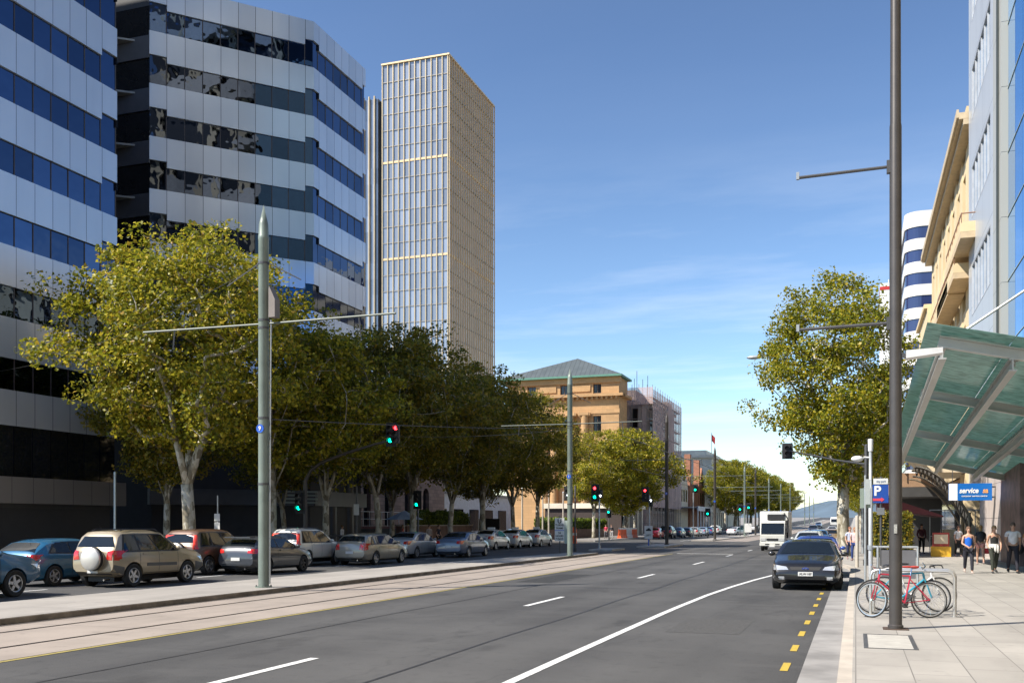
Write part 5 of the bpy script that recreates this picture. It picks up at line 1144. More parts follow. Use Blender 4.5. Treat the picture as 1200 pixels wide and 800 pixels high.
# ================================================================= TRAM POLES
GP_ = 'spiked tram poles along the median'
BSTK = M('blue_sticker',(.02,.10,.5),.4)
def tram_pole(label, x, y, mat, H=10.75, box=False, arms=True, far=False, num=None, zarm=7.4):
    z0 = gz(y)+.13; t = thing('tram_pole', label, 'tram pole', (x,y,z0), 0, GP_)
    MB().lathe([(.15,0),(.145,H-1.0),(.153,H-.98),(.153,H-.9),(.145,H-.88),(.13,H-.55),(.0,H)],18).build('pole', mat, t, smooth=True)
    if not far:
        MB().lathe([(.24,0),(.24,.03)],16).build('base_plate', mat, t); q = MB()
        for k in range(4): q.lathe([(.02,.03),(.02,.07)],6,(.205*math.cos(k*1.57+.78),.205*math.sin(k*1.57+.78),0))
        q.build('anchor_bolt', DARKSTEEL, t)
    for z in ([2.9,4.75,zarm-.12,zarm+.1,9.1] if not far else [zarm]): MB().lathe([(.162,z-.03),(.162,z+.03)],16).build('clamp_band', DARKSTEEL if not far else mat, t, smooth=False)
    if arms:
        for sg in (-1,1):
            MB().tube([(sg*.15,0,zarm),(sg*4.1,0,zarm+.02)],.030 if not far else .05,8)  .build('arm', M('arm_paint',(.10,.12,.105),.5,.1), t)
            if not far: MB().tube([(sg*3.0,0,zarm),(sg*3.05,0,zarm-.55)],.02,5).build('hanger', DARKSTEEL, t); MB().tube([(sg*.17,0,9.1),(sg*1.2,.0,8.55)],.018,5).build('stay_wire', DARKSTEEL, t)
    zs_ = 4.45
    MB().lathe([(.001,-.156),(.12,-.160),(.12,-.13)],20,(-.02,0,zs_),'y').build('round_sticker', BSTK, t)
    if num: text_mb(t, num, .17, (-.02,-.168,zs_), FACE, WHITE, 'sticker_symbol', .004)
    if box:
        q = MB(); q.prism([(.24,9.35-1.0),(.24,7.55),(.44,7.55),(.44,8.05),(.26,8.42)],-.13,.13,lambda u,v,h:(u,h,v)); q.build('equipment_box', M('brown_grey_box',(.20,.17,.15),.5,.1), t)
        MB().tube([(.24,-.0,7.5),(.22,0,5.2),(.2,0,.1)],.022,6).build('conduit', GALV, t)
    return t
BROWNPOLE = M('dark_brown_pole_paint',(.055,.048,.042),.5,.1,.15,2)
tram_pole('tall grey-green spiked tram pole nearest the camera, with a box near its top', -15.75,24.2,POLEGREEN,10.75,True,num='ᵠ' if False else '9')
tram_pole('grey-green spiked tram pole at the end of the median, left of the U-turn sign', -15.2,54,POLEGREEN,10.55,num='1')
tram_pole('dark spiked tram pole by the black four-wheel drive', -15.6,86.6,BROWNPOLE,11.6,num='3')
tram_pole('dark spiked tram pole left of the green avenue trees', -15.6,118,BROWNPOLE,10.9)
for y,H,lab,mt in ((152,10.6,'pale spiked pole at the near end of the far median',POLEGREEN),(169,11.2,'thin brown pole left of the truck',BROWNPOLE),(196,10.6,'thin pale pole above the truck box',POLEGREEN)):
    tram_pole(lab,-15.7,y,mt,H,far=True,zarm=7.3)
for y in (228,261,337,372,410): tram_pole('thin distant pole in the far row along the median',-15.7,y,POLEGREEN,10.6,far=True,zarm=7.3)
WIRE = M('dark_wire',(.04,.04,.04),.5); 
def wire(name, label, pts, r=.011, cat='wire', sag=0):
    a,b = Vector(pts[0]),Vector(pts[-1]); n = 16; P = [a.lerp(b,i/n)-Vector((0,0,sag*4*(i/n)*(1-i/n))) for i in range(n+1)]
    o = MB().tube(P, r, 5).build(name, WIRE, None); tag(o,label,cat); return o
wire('span_wire','thin wire slung between the two nearest tram poles',[(-15.6,24.2,4.85),(-15.2,54,7.3)],.012,sag=.1)
wire('span_wire','thin wire from the far median pole to the shaded trees on the left',[(-15.3,54,7.25),(-27,50,7.0)],.012,sag=.3)
wire('span_wire','wire from the top clamp of the nearest tram pole toward the leftmost block',[(-15.9,24.2,9.2),(-37.9,36,9)],.007,sag=.5)
wire('contact_wire','overhead tram wire over the track beyond the median gap',[(-12.2,54,6.8),(-12.2,200,7.2)],.02,sag=0)
wire('contact_wire','second overhead tram wire on the left of the far median poles',[(-18.6,86,6.8),(-18.6,200,7.2)],.02,sag=0)
# ================================================================= STREET POLE, RIGHT
sp = thing('street_pole','tall dark grey pole on the right footpath in front of the bicycles','street pole',(.63,17.85,.15))
MB().lathe([(.125,0),(.125,.06),(.104,.08),(.102,3.0),(.100,3.02),(.098,3.06),(.096,8.4),(.088,8.45),(.078,12.5)],24).build('pole', M('brown_grey_pole_paint',(.062,.056,.053),.42,.25,.12,3,.5,0,.03), sp, smooth=True)
MB().box(-.2,.2,-.2,.2,.0,.012).build('base_plate', M('rusty_plate',(.09,.06,.045),.8,.2,.3,9), sp)
for z in (7.72,5.1):
    MB().tube([(-.1,0,z+.02),(-1.58,0,z-.0)],.028,8).build('banner_arm', DARKSTEEL, sp); MB().box(-1.60,-1.55,-.03,.03,z-.03,z+.09).build('arm_cap', GALV, sp); MB().box(-.14,-.08,-.05,.05,z-.09,z+.12).build('bracket', DARKSTEEL, sp)
q = MB(); q.prism([(.16,4.50),(.72,4.56),(.72,4.65),(.16,4.63)],-.14,.14,lambda u,v,h:(u,h,v)); q.build('flood_light', M('pale_luminaire',(.6,.6,.6),.4,.1), sp); MB().box(.09,.17,-.04,.04,4.53,4.6).build('light_bracket', DARKSTEEL, sp)
MB().box(-.03,.02,-.118,-.108,1.6,1.75).build('sticker', M('worn_sticker',(.3,.3,.28),.6,0,.5,30), sp)
# lamp behind the tree
sl = thing('street_lamp','street lamp with a long arm whose head shows left of the right-hand tree','street lamp',(.4,63.5,.15))
za = z_at(412.5,.4,63.5); xh = x_on(884,63.5)-.4
MB().lathe([(.11,0),(.07,za)],12).build('pole', GALV, sl, smooth=True); MB().tube([(0,0,za-.2),(-.6,0,za+.1),(xh+.5,0,za-.05)],[.05,.045,.03],8).build('arm', GALV, sl)
MB().ball((xh,0,za-.12),(.48,.2,.12),14,8).build('lamp_head', M('lamp_grey',(.45,.47,.48),.35,.3), sl, smooth=True)
# ================================================================= TRAFFIC LIGHTS
LR = emis('red_signal',(1,.03,.04),6); LGm = emis('green_signal',(.0,.9,.45),5); LW = emis('white_signal',(.9,.95,1),6); OFF = M('unlit_lens',(.03,.03,.03),.2)
def head(parent, x, y, z, lamps=('r','o','g'), faceback=False, board=True, s=1.0, dual=None):
    """signal head facing the camera (-Y); lamps top to bottom"""
    n = len(lamps); h = .32*n*s; sg = 1 if faceback else -1
    q = MB(); q.box(x-.15*s,x+.15*s,y-.1,y+.08,z-h/2,z+h/2)
    if board: q.box(x-.30*s,x+.30*s,y+sg*-.0+.02,y+.035,z-h/2-.14*s,z+h/2+.14*s)
    b = q.build('signal_head', BLACK, parent)
    for k,c in enumerate(lamps):
        zc = z+h/2-.16*s-.32*s*k; m_ = {'r':LR,'g':LGm,'w':LW,'o':OFF,'a':OFF}[c]
        l = MB().lathe([(.001,-.135),(.10*s,-.125),(.105*s,-.11)],14,(x,y,zc),'y') if not faceback else MB().lathe([(.001,.115),(.10*s,.11),(.105*s,.1)],14,(x,y,zc),'y')
        if c=='w': l = MB().box(x-.07*s,x+.07*s,y-.135,y-.11,zc+.02*s,zc+.08*s).box(x-.02*s,x+.02*s,y-.135,y-.11,zc-.08*s,zc+.0199*s)
        l.build('lens', m_, b)
        MB().lathe([(.125*s,-.30),(.125*s,-.10)],12,(x,y,zc),'y').build('visor', BLACK, b) if False else None
        v = MB(); vs=[]; 
        for a in range(9):
            t_ = math.pi*a/8*1.3-.47; vs.append((x+.125*s*math.cos(t_),zc+.125*s*math.sin(t_)))
        for (u,w_) in vs: v.v += [(u,y-.101,w_),(u,y-.30,w_)]
        for a in range(8): v.f.append((2*a,2*a+1,2*a+3,2*a+2))
        v.build('visor', BLACK, b, fix=False)
    return b
def tl_pole(label, x, y, z0, h, mat=DARKSTEEL, r=.06, name='traffic_light', grp='traffic lights'):
    t = thing(name, label, 'traffic light', (x,y,z0), 0, grp); MB().lathe([(r*1.6,0),(r*1.6,.25),(r,.27),(r,h),(r*.3,h+.06)],12).build('pole', mat, t, smooth=True); return t
t = tl_pole('traffic light on a long curved mast arm over the left lanes, red arrow and green',-28,47,.15,3.9,BROWNPOLE,.11)
zA = 6.15; MB().tube([(0,0,3.6),(.02,0,4.1),(.35,0,4.65),(1.0,0,5.05),(2.4,0,5.5),(4.2,0,5.95),(5.2,0,6.15)],[.11,.1,.095,.09,.08,.065,.055],10).build('mast_arm', BROWNPOLE, t, smooth=True)
head(t,5.15,-.1,6.42,('o','o','g')); head(t,5.47,-.1,6.42,('r','o','o'),board=False); head(t,-.25,-.15,2.95,('o','o','g'))
t = tl_pole('traffic light showing green in front of the dark trees, beyond the mast arm',-28,61.6,.15,4.0); head(t,0,-.12,3.4,('o','o','g'))
t = tl_pole('pedestrian-island traffic light with red, green and white T lamps',-17.5,70,.13,3.9,GALV); head(t,-.28,-.12,4.05,('r','o','g')); head(t,.14,-.12,3.95,('o','w'),board=False,s=.9)
t = tl_pole('tram signal with a white T lamp beside the U-turn sign',-17.1,62,.13,4.2,BROWNPOLE); head(t,-.42,-.12,3.75,('o','w'))
MB().tube([(-.42,-.0,3.75),(0,0,3.75)],.03,6).build('bracket', DARKSTEEL, t)
t = tl_pole('red traffic light with white T lamp, left of the dark spiked pole',-16.5,83.5,.13,4.2,GALV); head(t,-.35,-.12,4.3,('r','o','o')); head(t,.15,-.12,3.6,('w','o'),board=False)
t = tl_pole('traffic light with a green arrow behind the red car',-26.5,110.5,.12,3.6); head(t,0,-.12,3.0,('g','o'),s=1.0)
t = tl_pole('high green traffic light hanging before the red brick gable',-21.5,140,.0,7.2,GALV,.08); head(t,.3,-.12,z_at(572,-21.5,140),('o','g'),s=1.25)
t = tl_pole('green traffic light low under the first avenue tree',-19.2,138,.0,3.8); head(t,0,-.12,z_at(600,-19.2,138),('o','g'),s=1.2)
t = tl_pole('green traffic light left of the truck',-16.8,156,.13,4.2); head(t,0,-.12,z_at(596,-16.8,156),('o','g'),s=1.3)
t = tl_pole('green traffic light close beside the truck roof',-16.2,160,.13,5.0); head(t,.3,-.12,z_at(594,-16,160),('o','g'),s=1.2)
# right mast arm, seen from the back
t = tl_pole('traffic light seen from behind on a mast arm reaching left from the right footpath',.42,45,.15,5.1,DARKSTEEL,.08)
MB().tube([(0,0,4.3),(-1.2,0,4.5),(-3.15,0,4.95)],[.05,.04,.035],8).build('mast_arm', DARKSTEEL, t)
head(t,-3.25,.1,4.95,('o','o'),faceback=True,s=.75); 
# ================================================================= SIGNS AND POSTS
def sign_post(name, label, x, y, z0, h, r=.03, mat=GALV, cat='sign', grp=None):
    t = thing(name, label, cat, (x,y,z0), 0, grp); MB().lathe([(r,0),(r,h),(.001,h+.02)],10).build('post', mat, t, smooth=True); return t
TXTB = M('sign_black',(.02,.02,.02),.5)
t = sign_post('road_sign','white U-turn notice board at the end of the median',-17.05,58.3,.13,2.3,.04,DARKSTEEL)
MB().box(-.30,.30,-.06,-.04,.75,2.15).build('sign_panel', M('sign_white',(.62,.62,.6),.45,0,.05), t)
MB().box(.30,.55,-.05,-.035,.6,2.0).build('backing_panel', M('sign_grey_green',(.3,.36,.33),.5), t)
text_mb(t,'U',.36,(0,-.07,1.95),FACE,TXTB,'lettering',.012); 
for i,(w_,sz) in enumerate((('TURNS',.17),('TRAMS',.15),('24',.17),('HOURS',.15),('7 DAYS',.15))): text_mb(t,w_,sz,(0,-.07,(1.72,1.53,1.24,1.06,.88)[i]),FACE,TXTB,'lettering',.004)
MB().box(-.295,.295,-.066,-.061,1.38,1.42).build('blue_line', BSTK, t)
t = sign_post('road_sign','small white sign with a black car picture at the foot of the dark spiked pole',-16.35,82.3,.13,1.5,.05,BSTK)
MB().box(-.34,.34,-.06,-.03,.55,1.65).build('sign_panel', M('sign_white',(.62,.62,.6),.45,0,.05), t)
q = MB(); q.prism([(-.22,1.22),(-.2,1.34),(-.1,1.36),(-.05,1.45),(.1,1.45),(.14,1.36),(.22,1.33),(.23,1.22)],-.075,-.062,lambda u,v,h:(u,h,v)); q.build('car_pictogram', TXTB, t)
text_mb(t,'KEEP LEFT' if False else 'LEFT',.2,(0,-.07,.86),FACE,TXTB,'lettering',.003)
t = sign_post('road_sign','white sign on the far median by the pale spiked pole',-15.0,150,.13,1.2,.05); MB().box(-.5,.5,-.06,-.03,.6,1.9).build('sign_panel', M('sign_white',(.62,.62,.6),.45,0,.05), t)
t = sign_post('footpath_sign','small white parking sign before dark shop glass, right of the big tree trunk',-28.4,y_on(255,-28.4),.15,3.1,.03)
MB().box(-.15,.15,-.05,-.035,1.9,2.25).build('sign_panel', M('sign_white',(.62,.62,.6),.45,0,.05), t); MB().box(-.15,.15,-.05,-.035,1.5,1.85).build('sign_panel', M('sign_white',(.62,.62,.6),.45,0,.05), t)
t = sign_post('footpath_sign','slim post with a white blank sign before the stone building',-28,y_on(418,-28),.15,4.0,.05,DARKSTEEL); MB().box(-.17,.17,-.05,-.035,2.3,2.95).build('sign_panel', M('sign_white',(.62,.62,.6),.45,0,.05), t)
t = thing('notice_board','black sign panel standing on the plaza edge between dark tree trunks','sign',(-33.5,y_on(573,-33.5),.15)); MB().box(-1.1,1.1,-.06,.06,.6,2.3).build('sign_panel', BLACK, t)
for x in (-.9,.9): MB().box(x-.05,x+.05,-.05,.05,0,.59).build('leg', DARKSTEEL, t)
# parking sign
t = sign_post('parking_sign','blue parking sign with a red arrow between the camera pole and the dark pole','',0,0,0) if False else sign_post('parking_sign','blue parking sign with a white P and red arrow, beside the tall dark pole',1.0,44.8,.15,3.75,.05,DARKSTEEL)
PBL = M('parking_blue',(.01,.06,.30),.4,0,.04)
MB().box(-.36,.30,-.08,-.05,2.65,3.42).build('blue_panel', PBL, t); MB().box(-.30,.28,-.08,-.05,3.44,3.68).build('top_panel', M('sign_white',(.62,.62,.6),.45,0,.05), t)
text_mb(t,'P',.56,(-.14,-.09,3.14),FACE,WHITE,'lettering',.016)
q = MB(); q.prism([(-.34,2.74),(.02,2.74),(.02,2.69),(.14,2.79),(.02,2.89),(.02,2.84),(-.34,2.84)],-.095,-.082,lambda u,v,h:(u,h,v)); q.build('arrow', M('arrow_pink_red',(.6,.05,.08),.4), t)
text_mb(t,'city park',.11,(0,-.09,3.56),FACE,M('sign_grey_text',(.2,.25,.35),.5),'lettering',.001)
MB().box(-.16,.14,-.12,-.03,2.15,2.45).build('ticket_box', M('grey_box',(.15,.16,.17),.5), t)
# camera pole
t = thing('camera_pole','white-topped pole with a traffic camera near the parked black car','camera pole',(.47,35.5,.15))
MB().lathe([(.07,0),(.07,3.0),(.055,3.02),(.055,4.25)],12).build('pole', M('pale_grey_pole',(.48,.5,.52),.4,.3), t, smooth=True); MB().lathe([(.08,4.2),(.085,4.6),(.0,4.62)],12).build('beacon', M('white_plastic',(.75,.75,.75),.35), t, smooth=True)
MB().tube([(0,0,3.98),(-.22,-.05,4.0)],.035,6).build('camera_arm', WHITE, t); q = MB(); q.ball((-.42,-.08,3.95),(.2,.11,.1),12,8); q.build('camera', M('white_plastic',(.75,.75,.75),.35), t, smooth=True)
MB().lathe([(.10,.9),(.10,1.05)],10).build('collar', GALV, t)
t = sign_post('parking_post','slim galvanised post nearest the bicycles with the backs of two small signs',.25,29.3,.15,3.1,.032)
MB().box(-.14,.14,.04,.055,2.2,2.75).build('sign_back', M('grey_green_sign_back',(.25,.3,.25),.5,.3), t); MB().box(.0,.13,-.06,-.045,2.3,3.0).build('sign_back', M('pale_grey_sign_back',(.4,.43,.42),.5,.3), t)
t = sign_post('rail_post','short pale post with a cross rail behind the red bicycle',.62,31.5,.15,1.1,.04); MB().tube([(-.15,0,1.08),(1.1,0,1.08)],.035,8).build('rail', GALV, t); MB().tube([(1.1,0,1.1),(1.1,0,0)],.035,8).build('second_post', GALV, t); MB().box(.1,1.05,.02,.03,.15,1.0).build('mesh_panel', M('grey_infill',(.12,.12,.13),.6), t)
t = sign_post('bollard','pale wooden-looking post at the kerb beyond the parked black car',.05,43,.15,2.1,.07,M('pale_cream_post',(.5,.45,.38),.7)); t['category']='post'
# service sign
t = thing('hanging_sign','blue and white shop sign reading service sa hung from the right-hand pier','sign',(5.35,54.0,0))
MB().box(-.98,.98,-.09,.09,3.08,3.92).build('sign_box', M('service_blue',(.005,.12,.42),.35,0,.03), t)
MB().box(-.975,-.58,-.10,-.091,3.085,3.915).build('white_band', M('sign_white2',(.75,.76,.78),.4,0,.03), t)
text_mb(t,'service',.36,(-.50,-.105,3.56),FACE,WHITE,'lettering',.012,.84,align='LEFT',shear=.2); text_mb(t,'sa',.36,(.55,-.105,3.56),FACE,M('orange_letter',(.75,.35,.12),.4),'lettering',.012,.82,align='LEFT',shear=.2)
text_mb(t,'customer service centre',.118,(.18,-.105,3.3),FACE,WHITE,'lettering',.002)
q = MB(); q.tube([(-.8,0,3.93),(-.8,0,5.1)],.02,5); q.tube([(.8,0,3.93),(.8,0,5.1)],.02,5); q.box(.98,1.25,-.03,.03,3.2,3.28); q.box(.98,1.25,-.03,.03,3.7,3.78); q.build('bracket', DARKSTEEL, t)
# cafe screens and awning on the right
t = thing('cafe_awning','dark red awning over the cafe behind the tall dark pole','awning',(2.7,63,0)); q = MB(); q.prism([(1.2,2.75),(4.6,2.3),(4.6,2.38),(1.2,3.6)],60,66,lambda u,v,h:(u-2.7,h-63,v)); q.build('canvas', M('maroon_canvas',(.13,.03,.03),.8), t)
for x in (-1.4,1.8): MB().tube([(x,-2.8,.15),(x,-2.8,2.6)],.04,6).build('pole', DARKSTEEL, t)
t = thing('cafe_fence','glass and steel fence round the dark cafe entrance','fence',(6.2,66.5,.15))
for i in range(5): MB().box(-1.9+i*.85,-1.85+i*.85,-.03,.03,0,2.6).build('post', GALV, t)
MB().box(-1.9,1.6,-.02,.02,2.6,2.66).build('rail', GALV, t); MB().box(-1.9,1.6,-.02,.02,1.0,1.05).build('rail', GALV, t)
t = thing('menu_stand','small yellow and red stand by the cafe entrance','stand',(4.35,58.5,.15)); MB().box(-.5,.5,-.15,.15,0,.55).build('yellow_panel', M('stand_yellow',(.7,.4,.03),.5), t); MB().box(-.42,.42,-.1,.1,.56,1.3).build('red_panel', M('stand_red',(.35,.04,.03),.5), t); MB().box(-.35,.35,-.12,-.101,.7,1.2).build('poster', M('poster_cream',(.6,.5,.35),.5), t)
# barriers
for i in range(3):
    t = thing('barrier',['orange and white road barrier left of the red car','middle road barrier of the three, half orange','right-hand road barrier touching the red car in view'][i],'barrier',(-28.0+.2*i,124+i*2.3,.15),R(80),'road barriers')
    q = MB(); q.prism([(-.3,0),(.3,0),(.15,.45),(.12,1.1),(-.12,1.1),(-.15,.45)],-1.05,1.05,lambda u,v,h:(h,u,v)); q.build('body', M('barrier_orange',(.75,.12,.03),.5) if i!=1 else M('barrier_white',(.7,.68,.65),.5), t); MB().box(-1.0,1.0,-.1,.1,1.105,1.3).build('top_rail', M('barrier_white',(.7,.68,.65),.5), t)
for px,lab in ((672,'orange traffic drum left of the U-turn sign'),): 
    t = thing('traffic_drum',lab,'traffic drum',(x_on(px,96),96,.0)); MB().lathe([(.4,0),(.34,.15),(.3,1.5),(.2,1.6)],14).build('body', M('barrier_orange',(.75,.12,.03),.5), t, smooth=True); MB().lathe([(.33,.8),(.325,1.05)],14).build('band', WHITE, t)
# railings, flagpoles, bollards on the left
t = thing('white_railing','white metal railing on a dark red coping before the stone building','railing',(-41,80,1.5))
for i in range(11): MB().box(-.03,.03,-5+i*1.2-.03,-5+i*1.2+.03,.22,1.5).build('post', WHITE, t)
MB().box(-.025,.025,-5,7,1.5,1.56).build('rail', WHITE, t); MB().box(-.025,.025,-5,7,.85,.9).build('rail', WHITE, t)
MB().box(-.3,.3,-5.2,7.2,.0,.2).build('coping', M('dark_red_coping',(.18,.06,.05),.7), t); MB().box(-.25,.25,-5.2,7.2,-1.35,-.01).build('base_wall', M('dark_base_wall',(.05,.045,.045),.7), t)
for i,px in enumerate((612,636,643,660)):
    t = thing('flagpole','slim pale pole on the plaza, %s of four'%['leftmost','second','third','rightmost'][i],'pole',(-33,y_on(px,-33),.15),0,'pale poles on the plaza'); MB().lathe([(.11,0),(.08,5.5)],10).build('pole', M('pale_cream_post',(.5,.45,.38),.7), t, smooth=True); MB().lathe([(.12,5.5),(.0,5.7)],10).build('finial', GALV, t)
for i,px in enumerate((56,83)):
    t = thing('bollard','pale steel bollard in front of the dark shopfront, %s of two'%['left','right'][i],'bollard',(-29,y_on(px,-29),.15),0,'bollards'); MB().lathe([(.07,0),(.07,1.0),(.05,1.05),(0,1.06)],12).build('post', M('pale_cream_post',(.5,.45,.38),.7), t, smooth=True)
t = thing('cream_pole','thin blue-white post in front of the corner of the leftmost block','pole',(-33,y_on(134.5,-33),.15)); MB().lathe([(.05,0),(.05,4.2),(0,4.25)],10).build('post', M('blue_white_post',(.45,.55,.58),.4), t, smooth=True); MB().box(-.06,.06,-.06,.06,0,.05).build('base_plate', GALV, t)
t = thing('cafe_umbrella','pale blue umbrella before the stone building','umbrella',(-31.5,y_on(474,-31.5),.15)); MB().lathe([(1.5,2.1),(.05,2.75),(0,2.78)],8).build('canopy', M('umbrella_blue',(.3,.4,.55),.7), t); MB().lathe([(.03,0),(.03,2.7)],8).build('pole', GALV, t)
t = thing('street_rail','low dark steel rail on the left footpath behind the champagne wagon','rail',(-28,y_on(396,-28),.15)); MB().tube([(-.9,0,0),(-.9,0,1.0),(-.8,0,1.1),(.9,0,1.1),(1.0,0,1.0),(1.0,0,0)],.04,8).build('hoop', DARKSTEEL, t); MB().tube([(-.9,0,.55),(1,0,.55)],.03,6).build('mid_rail', DARKSTEEL, t)
# ================================================================= BICYCLES
def tubeb(parent, name, pts, r, m, n=8): return MB().tube(pts, r, n).build(name, m, parent, smooth=True)
def bicycle(label, loc, rz, lean, col, tyre_col=(.02,.02,.02), drop=False, steer=0.0, R_=.335, step=False, guards=None):
    t = thing('bicycle', label, 'bicycle', loc, rz, 'bicycles at the rack'); t.rotation_euler = (lean,0,rz)
    fm = M('bike_paint_%02d%02d%02d'%tuple(int(99*c) for c in col), col, .3,.1,.05,3,.5,.6); W_B = .52
    bb=(-.08,0,.28); hd=(.36,0,.82); hb=(.385,0,.70); st_=(-.20,0,.78); rax=(-.52,0,R_); fax=(.52,0,R_)
    def wheel(ax, ang=0):
        w_ = MB().lathe([(.022,-.035),(.022,.035)],10,(0,0,0),'y').build('wheel', CHROME, t); w_.location = ax; w_.rotation_euler = (0,0,ang)
        q = MB(); n=36
        MB().lathe([(R_-.028,-.016),(R_-.006,-.014),(R_,.0),(R_-.006,.014),(R_-.028,.016),(R_-.028,-.016)],40,(0,0,0),'y').build('tyre', M('bike_tyre',tyre_col,.8,0,.1), w_, smooth=True)
        MB().lathe([(R_-.045,-.012),(R_-.029,-.013),(R_-.029,.013),(R_-.045,.012),(R_-.045,-.012)],40,(0,0,0),'y').build('rim', RIM, w_)
        for k in range(18): a = 2*math.pi*k/18; q.tube([(.02*math.cos(a),(-.03 if k%2 else .03),.02*math.sin(a)),((R_-.04)*math.cos(a+.1),0,(R_-.04)*math.sin(a+.1))],.0016,4)
        q.build('spokes', CHROME, w_); return w_
    wheel(rax); wheel(fax, steer)
    q = MB(); q.tube([bb,(hb[0],0,hb[2]+.0)],.019,8); q.tube([st_,hd] if not step else [(-.13,0,.5),hb],.016,8); q.tube([bb,st_],.016,8)
    for s in (-.05,.05): q.tube([bb,(rax[0],s,rax[2])],.01,6); q.tube([(st_[0]+.02,0,st_[2]-.04),(rax[0],s,rax[2])],.009,6)
    q.tube([hb,hd],.022,8); q.build('frame', fm, t, smooth=True)
    q = MB(); cs,sn = math.cos(steer),math.sin(steer)
    fx = lambda x,y: ((x-.44)*cs-y*sn+.44,(x-.44)*sn+y*cs)
    for s in (-.05,.05): a_=fx(.40,s*.8); b_=fx(.52,s); q.tube([(a_[0],a_[1],.68),(b_[0],b_[1],R_)],.012,6)
    q.tube([(fx(.40,-.04)[0],fx(.40,-.04)[1],.68),(fx(.40,.04)[0],fx(.40,.04)[1],.68)],.014,6); q.build('fork', fm if not drop else WHITE, t, smooth=True)
    q = MB(); q.tube([hd,(hd[0]-.01,0,.92)],.014,6); H_ = lambda x,y,z: (*fx(x,y),z)
    if drop: 
        q.tube([H_(.37,0,.92),H_(.43,0,.93)],.014,6)
        for s in (-1,1): q.tube([H_(.43,0,.93),H_(.43,s*.2,.93),H_(.50,s*.21,.92),H_(.53,s*.21,.86),H_(.48,s*.21,.80),H_(.40,s*.21,.80)],.013,6)
    else: q.tube([H_(.33,-.30,.97),H_(.38,-.12,.93),H_(.39,.12,.93),H_(.33,.30,.97)],.012,6)
    q.build('handlebar', BLACKP if drop else CHROME, t, smooth=True)
    q = MB(); q.tube([st_,(st_[0]-.03,0,.93)],.013,6); q.build('seat_post', CHROME, t)
    q = MB(); q.ball((st_[0]-.08,0,.95),(.09,.075,.03),12,6); q.ball((st_[0]+.05,0,.955),(.12,.028,.022),12,6); q.build('saddle', BLACKP if not guards else M('red_saddle',(.4,.05,.04),.5), t, smooth=True)
    q = MB(); q.lathe([(.085,-.06),(.085,-.052)],20,(bb[0],0,bb[2]),'y'); q.tube([bb,(bb[0]+.12,-.07,bb[2]-.11)],.011,5); q.tube([bb,(bb[0]-.12,.07,bb[2]+.11)],.011,5); q.box(bb[0]+.08,bb[0]+.17,-.14,-.07,bb[2]-.125,bb[2]-.1); q.box(bb[0]-.17,bb[0]-.08,.07,.14,bb[2]+.1,bb[2]+.125); q.lathe([(.045,-.06),(.045,-.045)],14,(rax[0],0,rax[2]),'y'); q.build('crank', DARKSTEEL, t)
    MB().tube([(bb[0],-.056,bb[2]+.085),(rax[0],-.053,rax[2]+.045)],.005,4).tube([(bb[0],-.056,bb[2]-.085),(rax[0],-.053,rax[2]-.045)],.005,4).build('chain', BLACKP, t)
    return t
bz = .15
bicycle('red bicycle with front wheel turned, standing left of the tall dark pole',(.80,20.0,bz),R(180+14),R(7),(.45,.02,.05),steer=R(-48),guards=True)
bicycle('teal and white bicycle leaning against the rear of the rack',(.86,20.75,bz),R(2),R(6),(.03,.30,.42),R_=.345,steer=R(-10))
bicycle('white drop-bar road bicycle at the right end of the rack',(1.06,21.5,bz),R(4),R(-5),(.7,.7,.7),drop=True,R_=.35,steer=R(12))
t = thing('bike_rack','silver hoop bicycle rack behind the tall dark pole','bike rack',(1.05,20.9,.15),R(-6))
for dy,hh_ in ((-.28,.86),(.35,.86)): MB().tube([(-.75,dy,0),(-.75,dy,hh_-.12),(-.71,dy,hh_-.03),(-.62,dy,hh_),(.62,dy,hh_),(.71,dy,hh_-.03),(.75,dy,hh_-.12),(.75,dy,0)],.03,10).build('hoop', M('brushed_steel',(.55,.54,.52),.3,.7,.06,4), t, smooth=True)
q = MB()
for dy in (-.28,.35):
    for x in (-.75,.75): q.lathe([(.07,0),(.07,.012)],14,(x,dy,0))
q.build('foot_flange', M('brushed_steel',(.55,.54,.52),.3,.7,.06,4), t)
# ================================================================= PEOPLE
def skin_obj(name, verts, edges, radii, mat, parent, sub=1, root=0):
    me = bpy.data.meshes.new(name); me.from_pydata([tuple(v) for v in verts], edges, []); o = link(bpy.data.objects.new(name, me))
    md = o.modifiers.new('s','SKIN'); sv = me.skin_vertices[0].data
    for i,r in enumerate(radii):
        rr_ = r if hasattr(r,'__len__') else (r,r); sv[i].radius = rr_; sv[i].use_root = (i==root)
    md.use_smooth_shade = True
    sb_ = o.modifiers.new('u','SUBSURF'); sb_.levels = sub; sb_.render_levels = sub
    bpy.context.view_layer.update(); m2 = bpy.data.meshes.new_from_object(o.evaluated_get(bpy.context.evaluated_depsgraph_get())); bpy.data.objects.remove(o)
    m2.materials.clear(); m2.materials.append(mat); m2.name = name; m2.shade_smooth(); n = link(bpy.data.objects.new(name, m2)); n.parent = parent; return n
SKIN = M('light_skin',(.50,.29,.20),.5,0,.06,8)
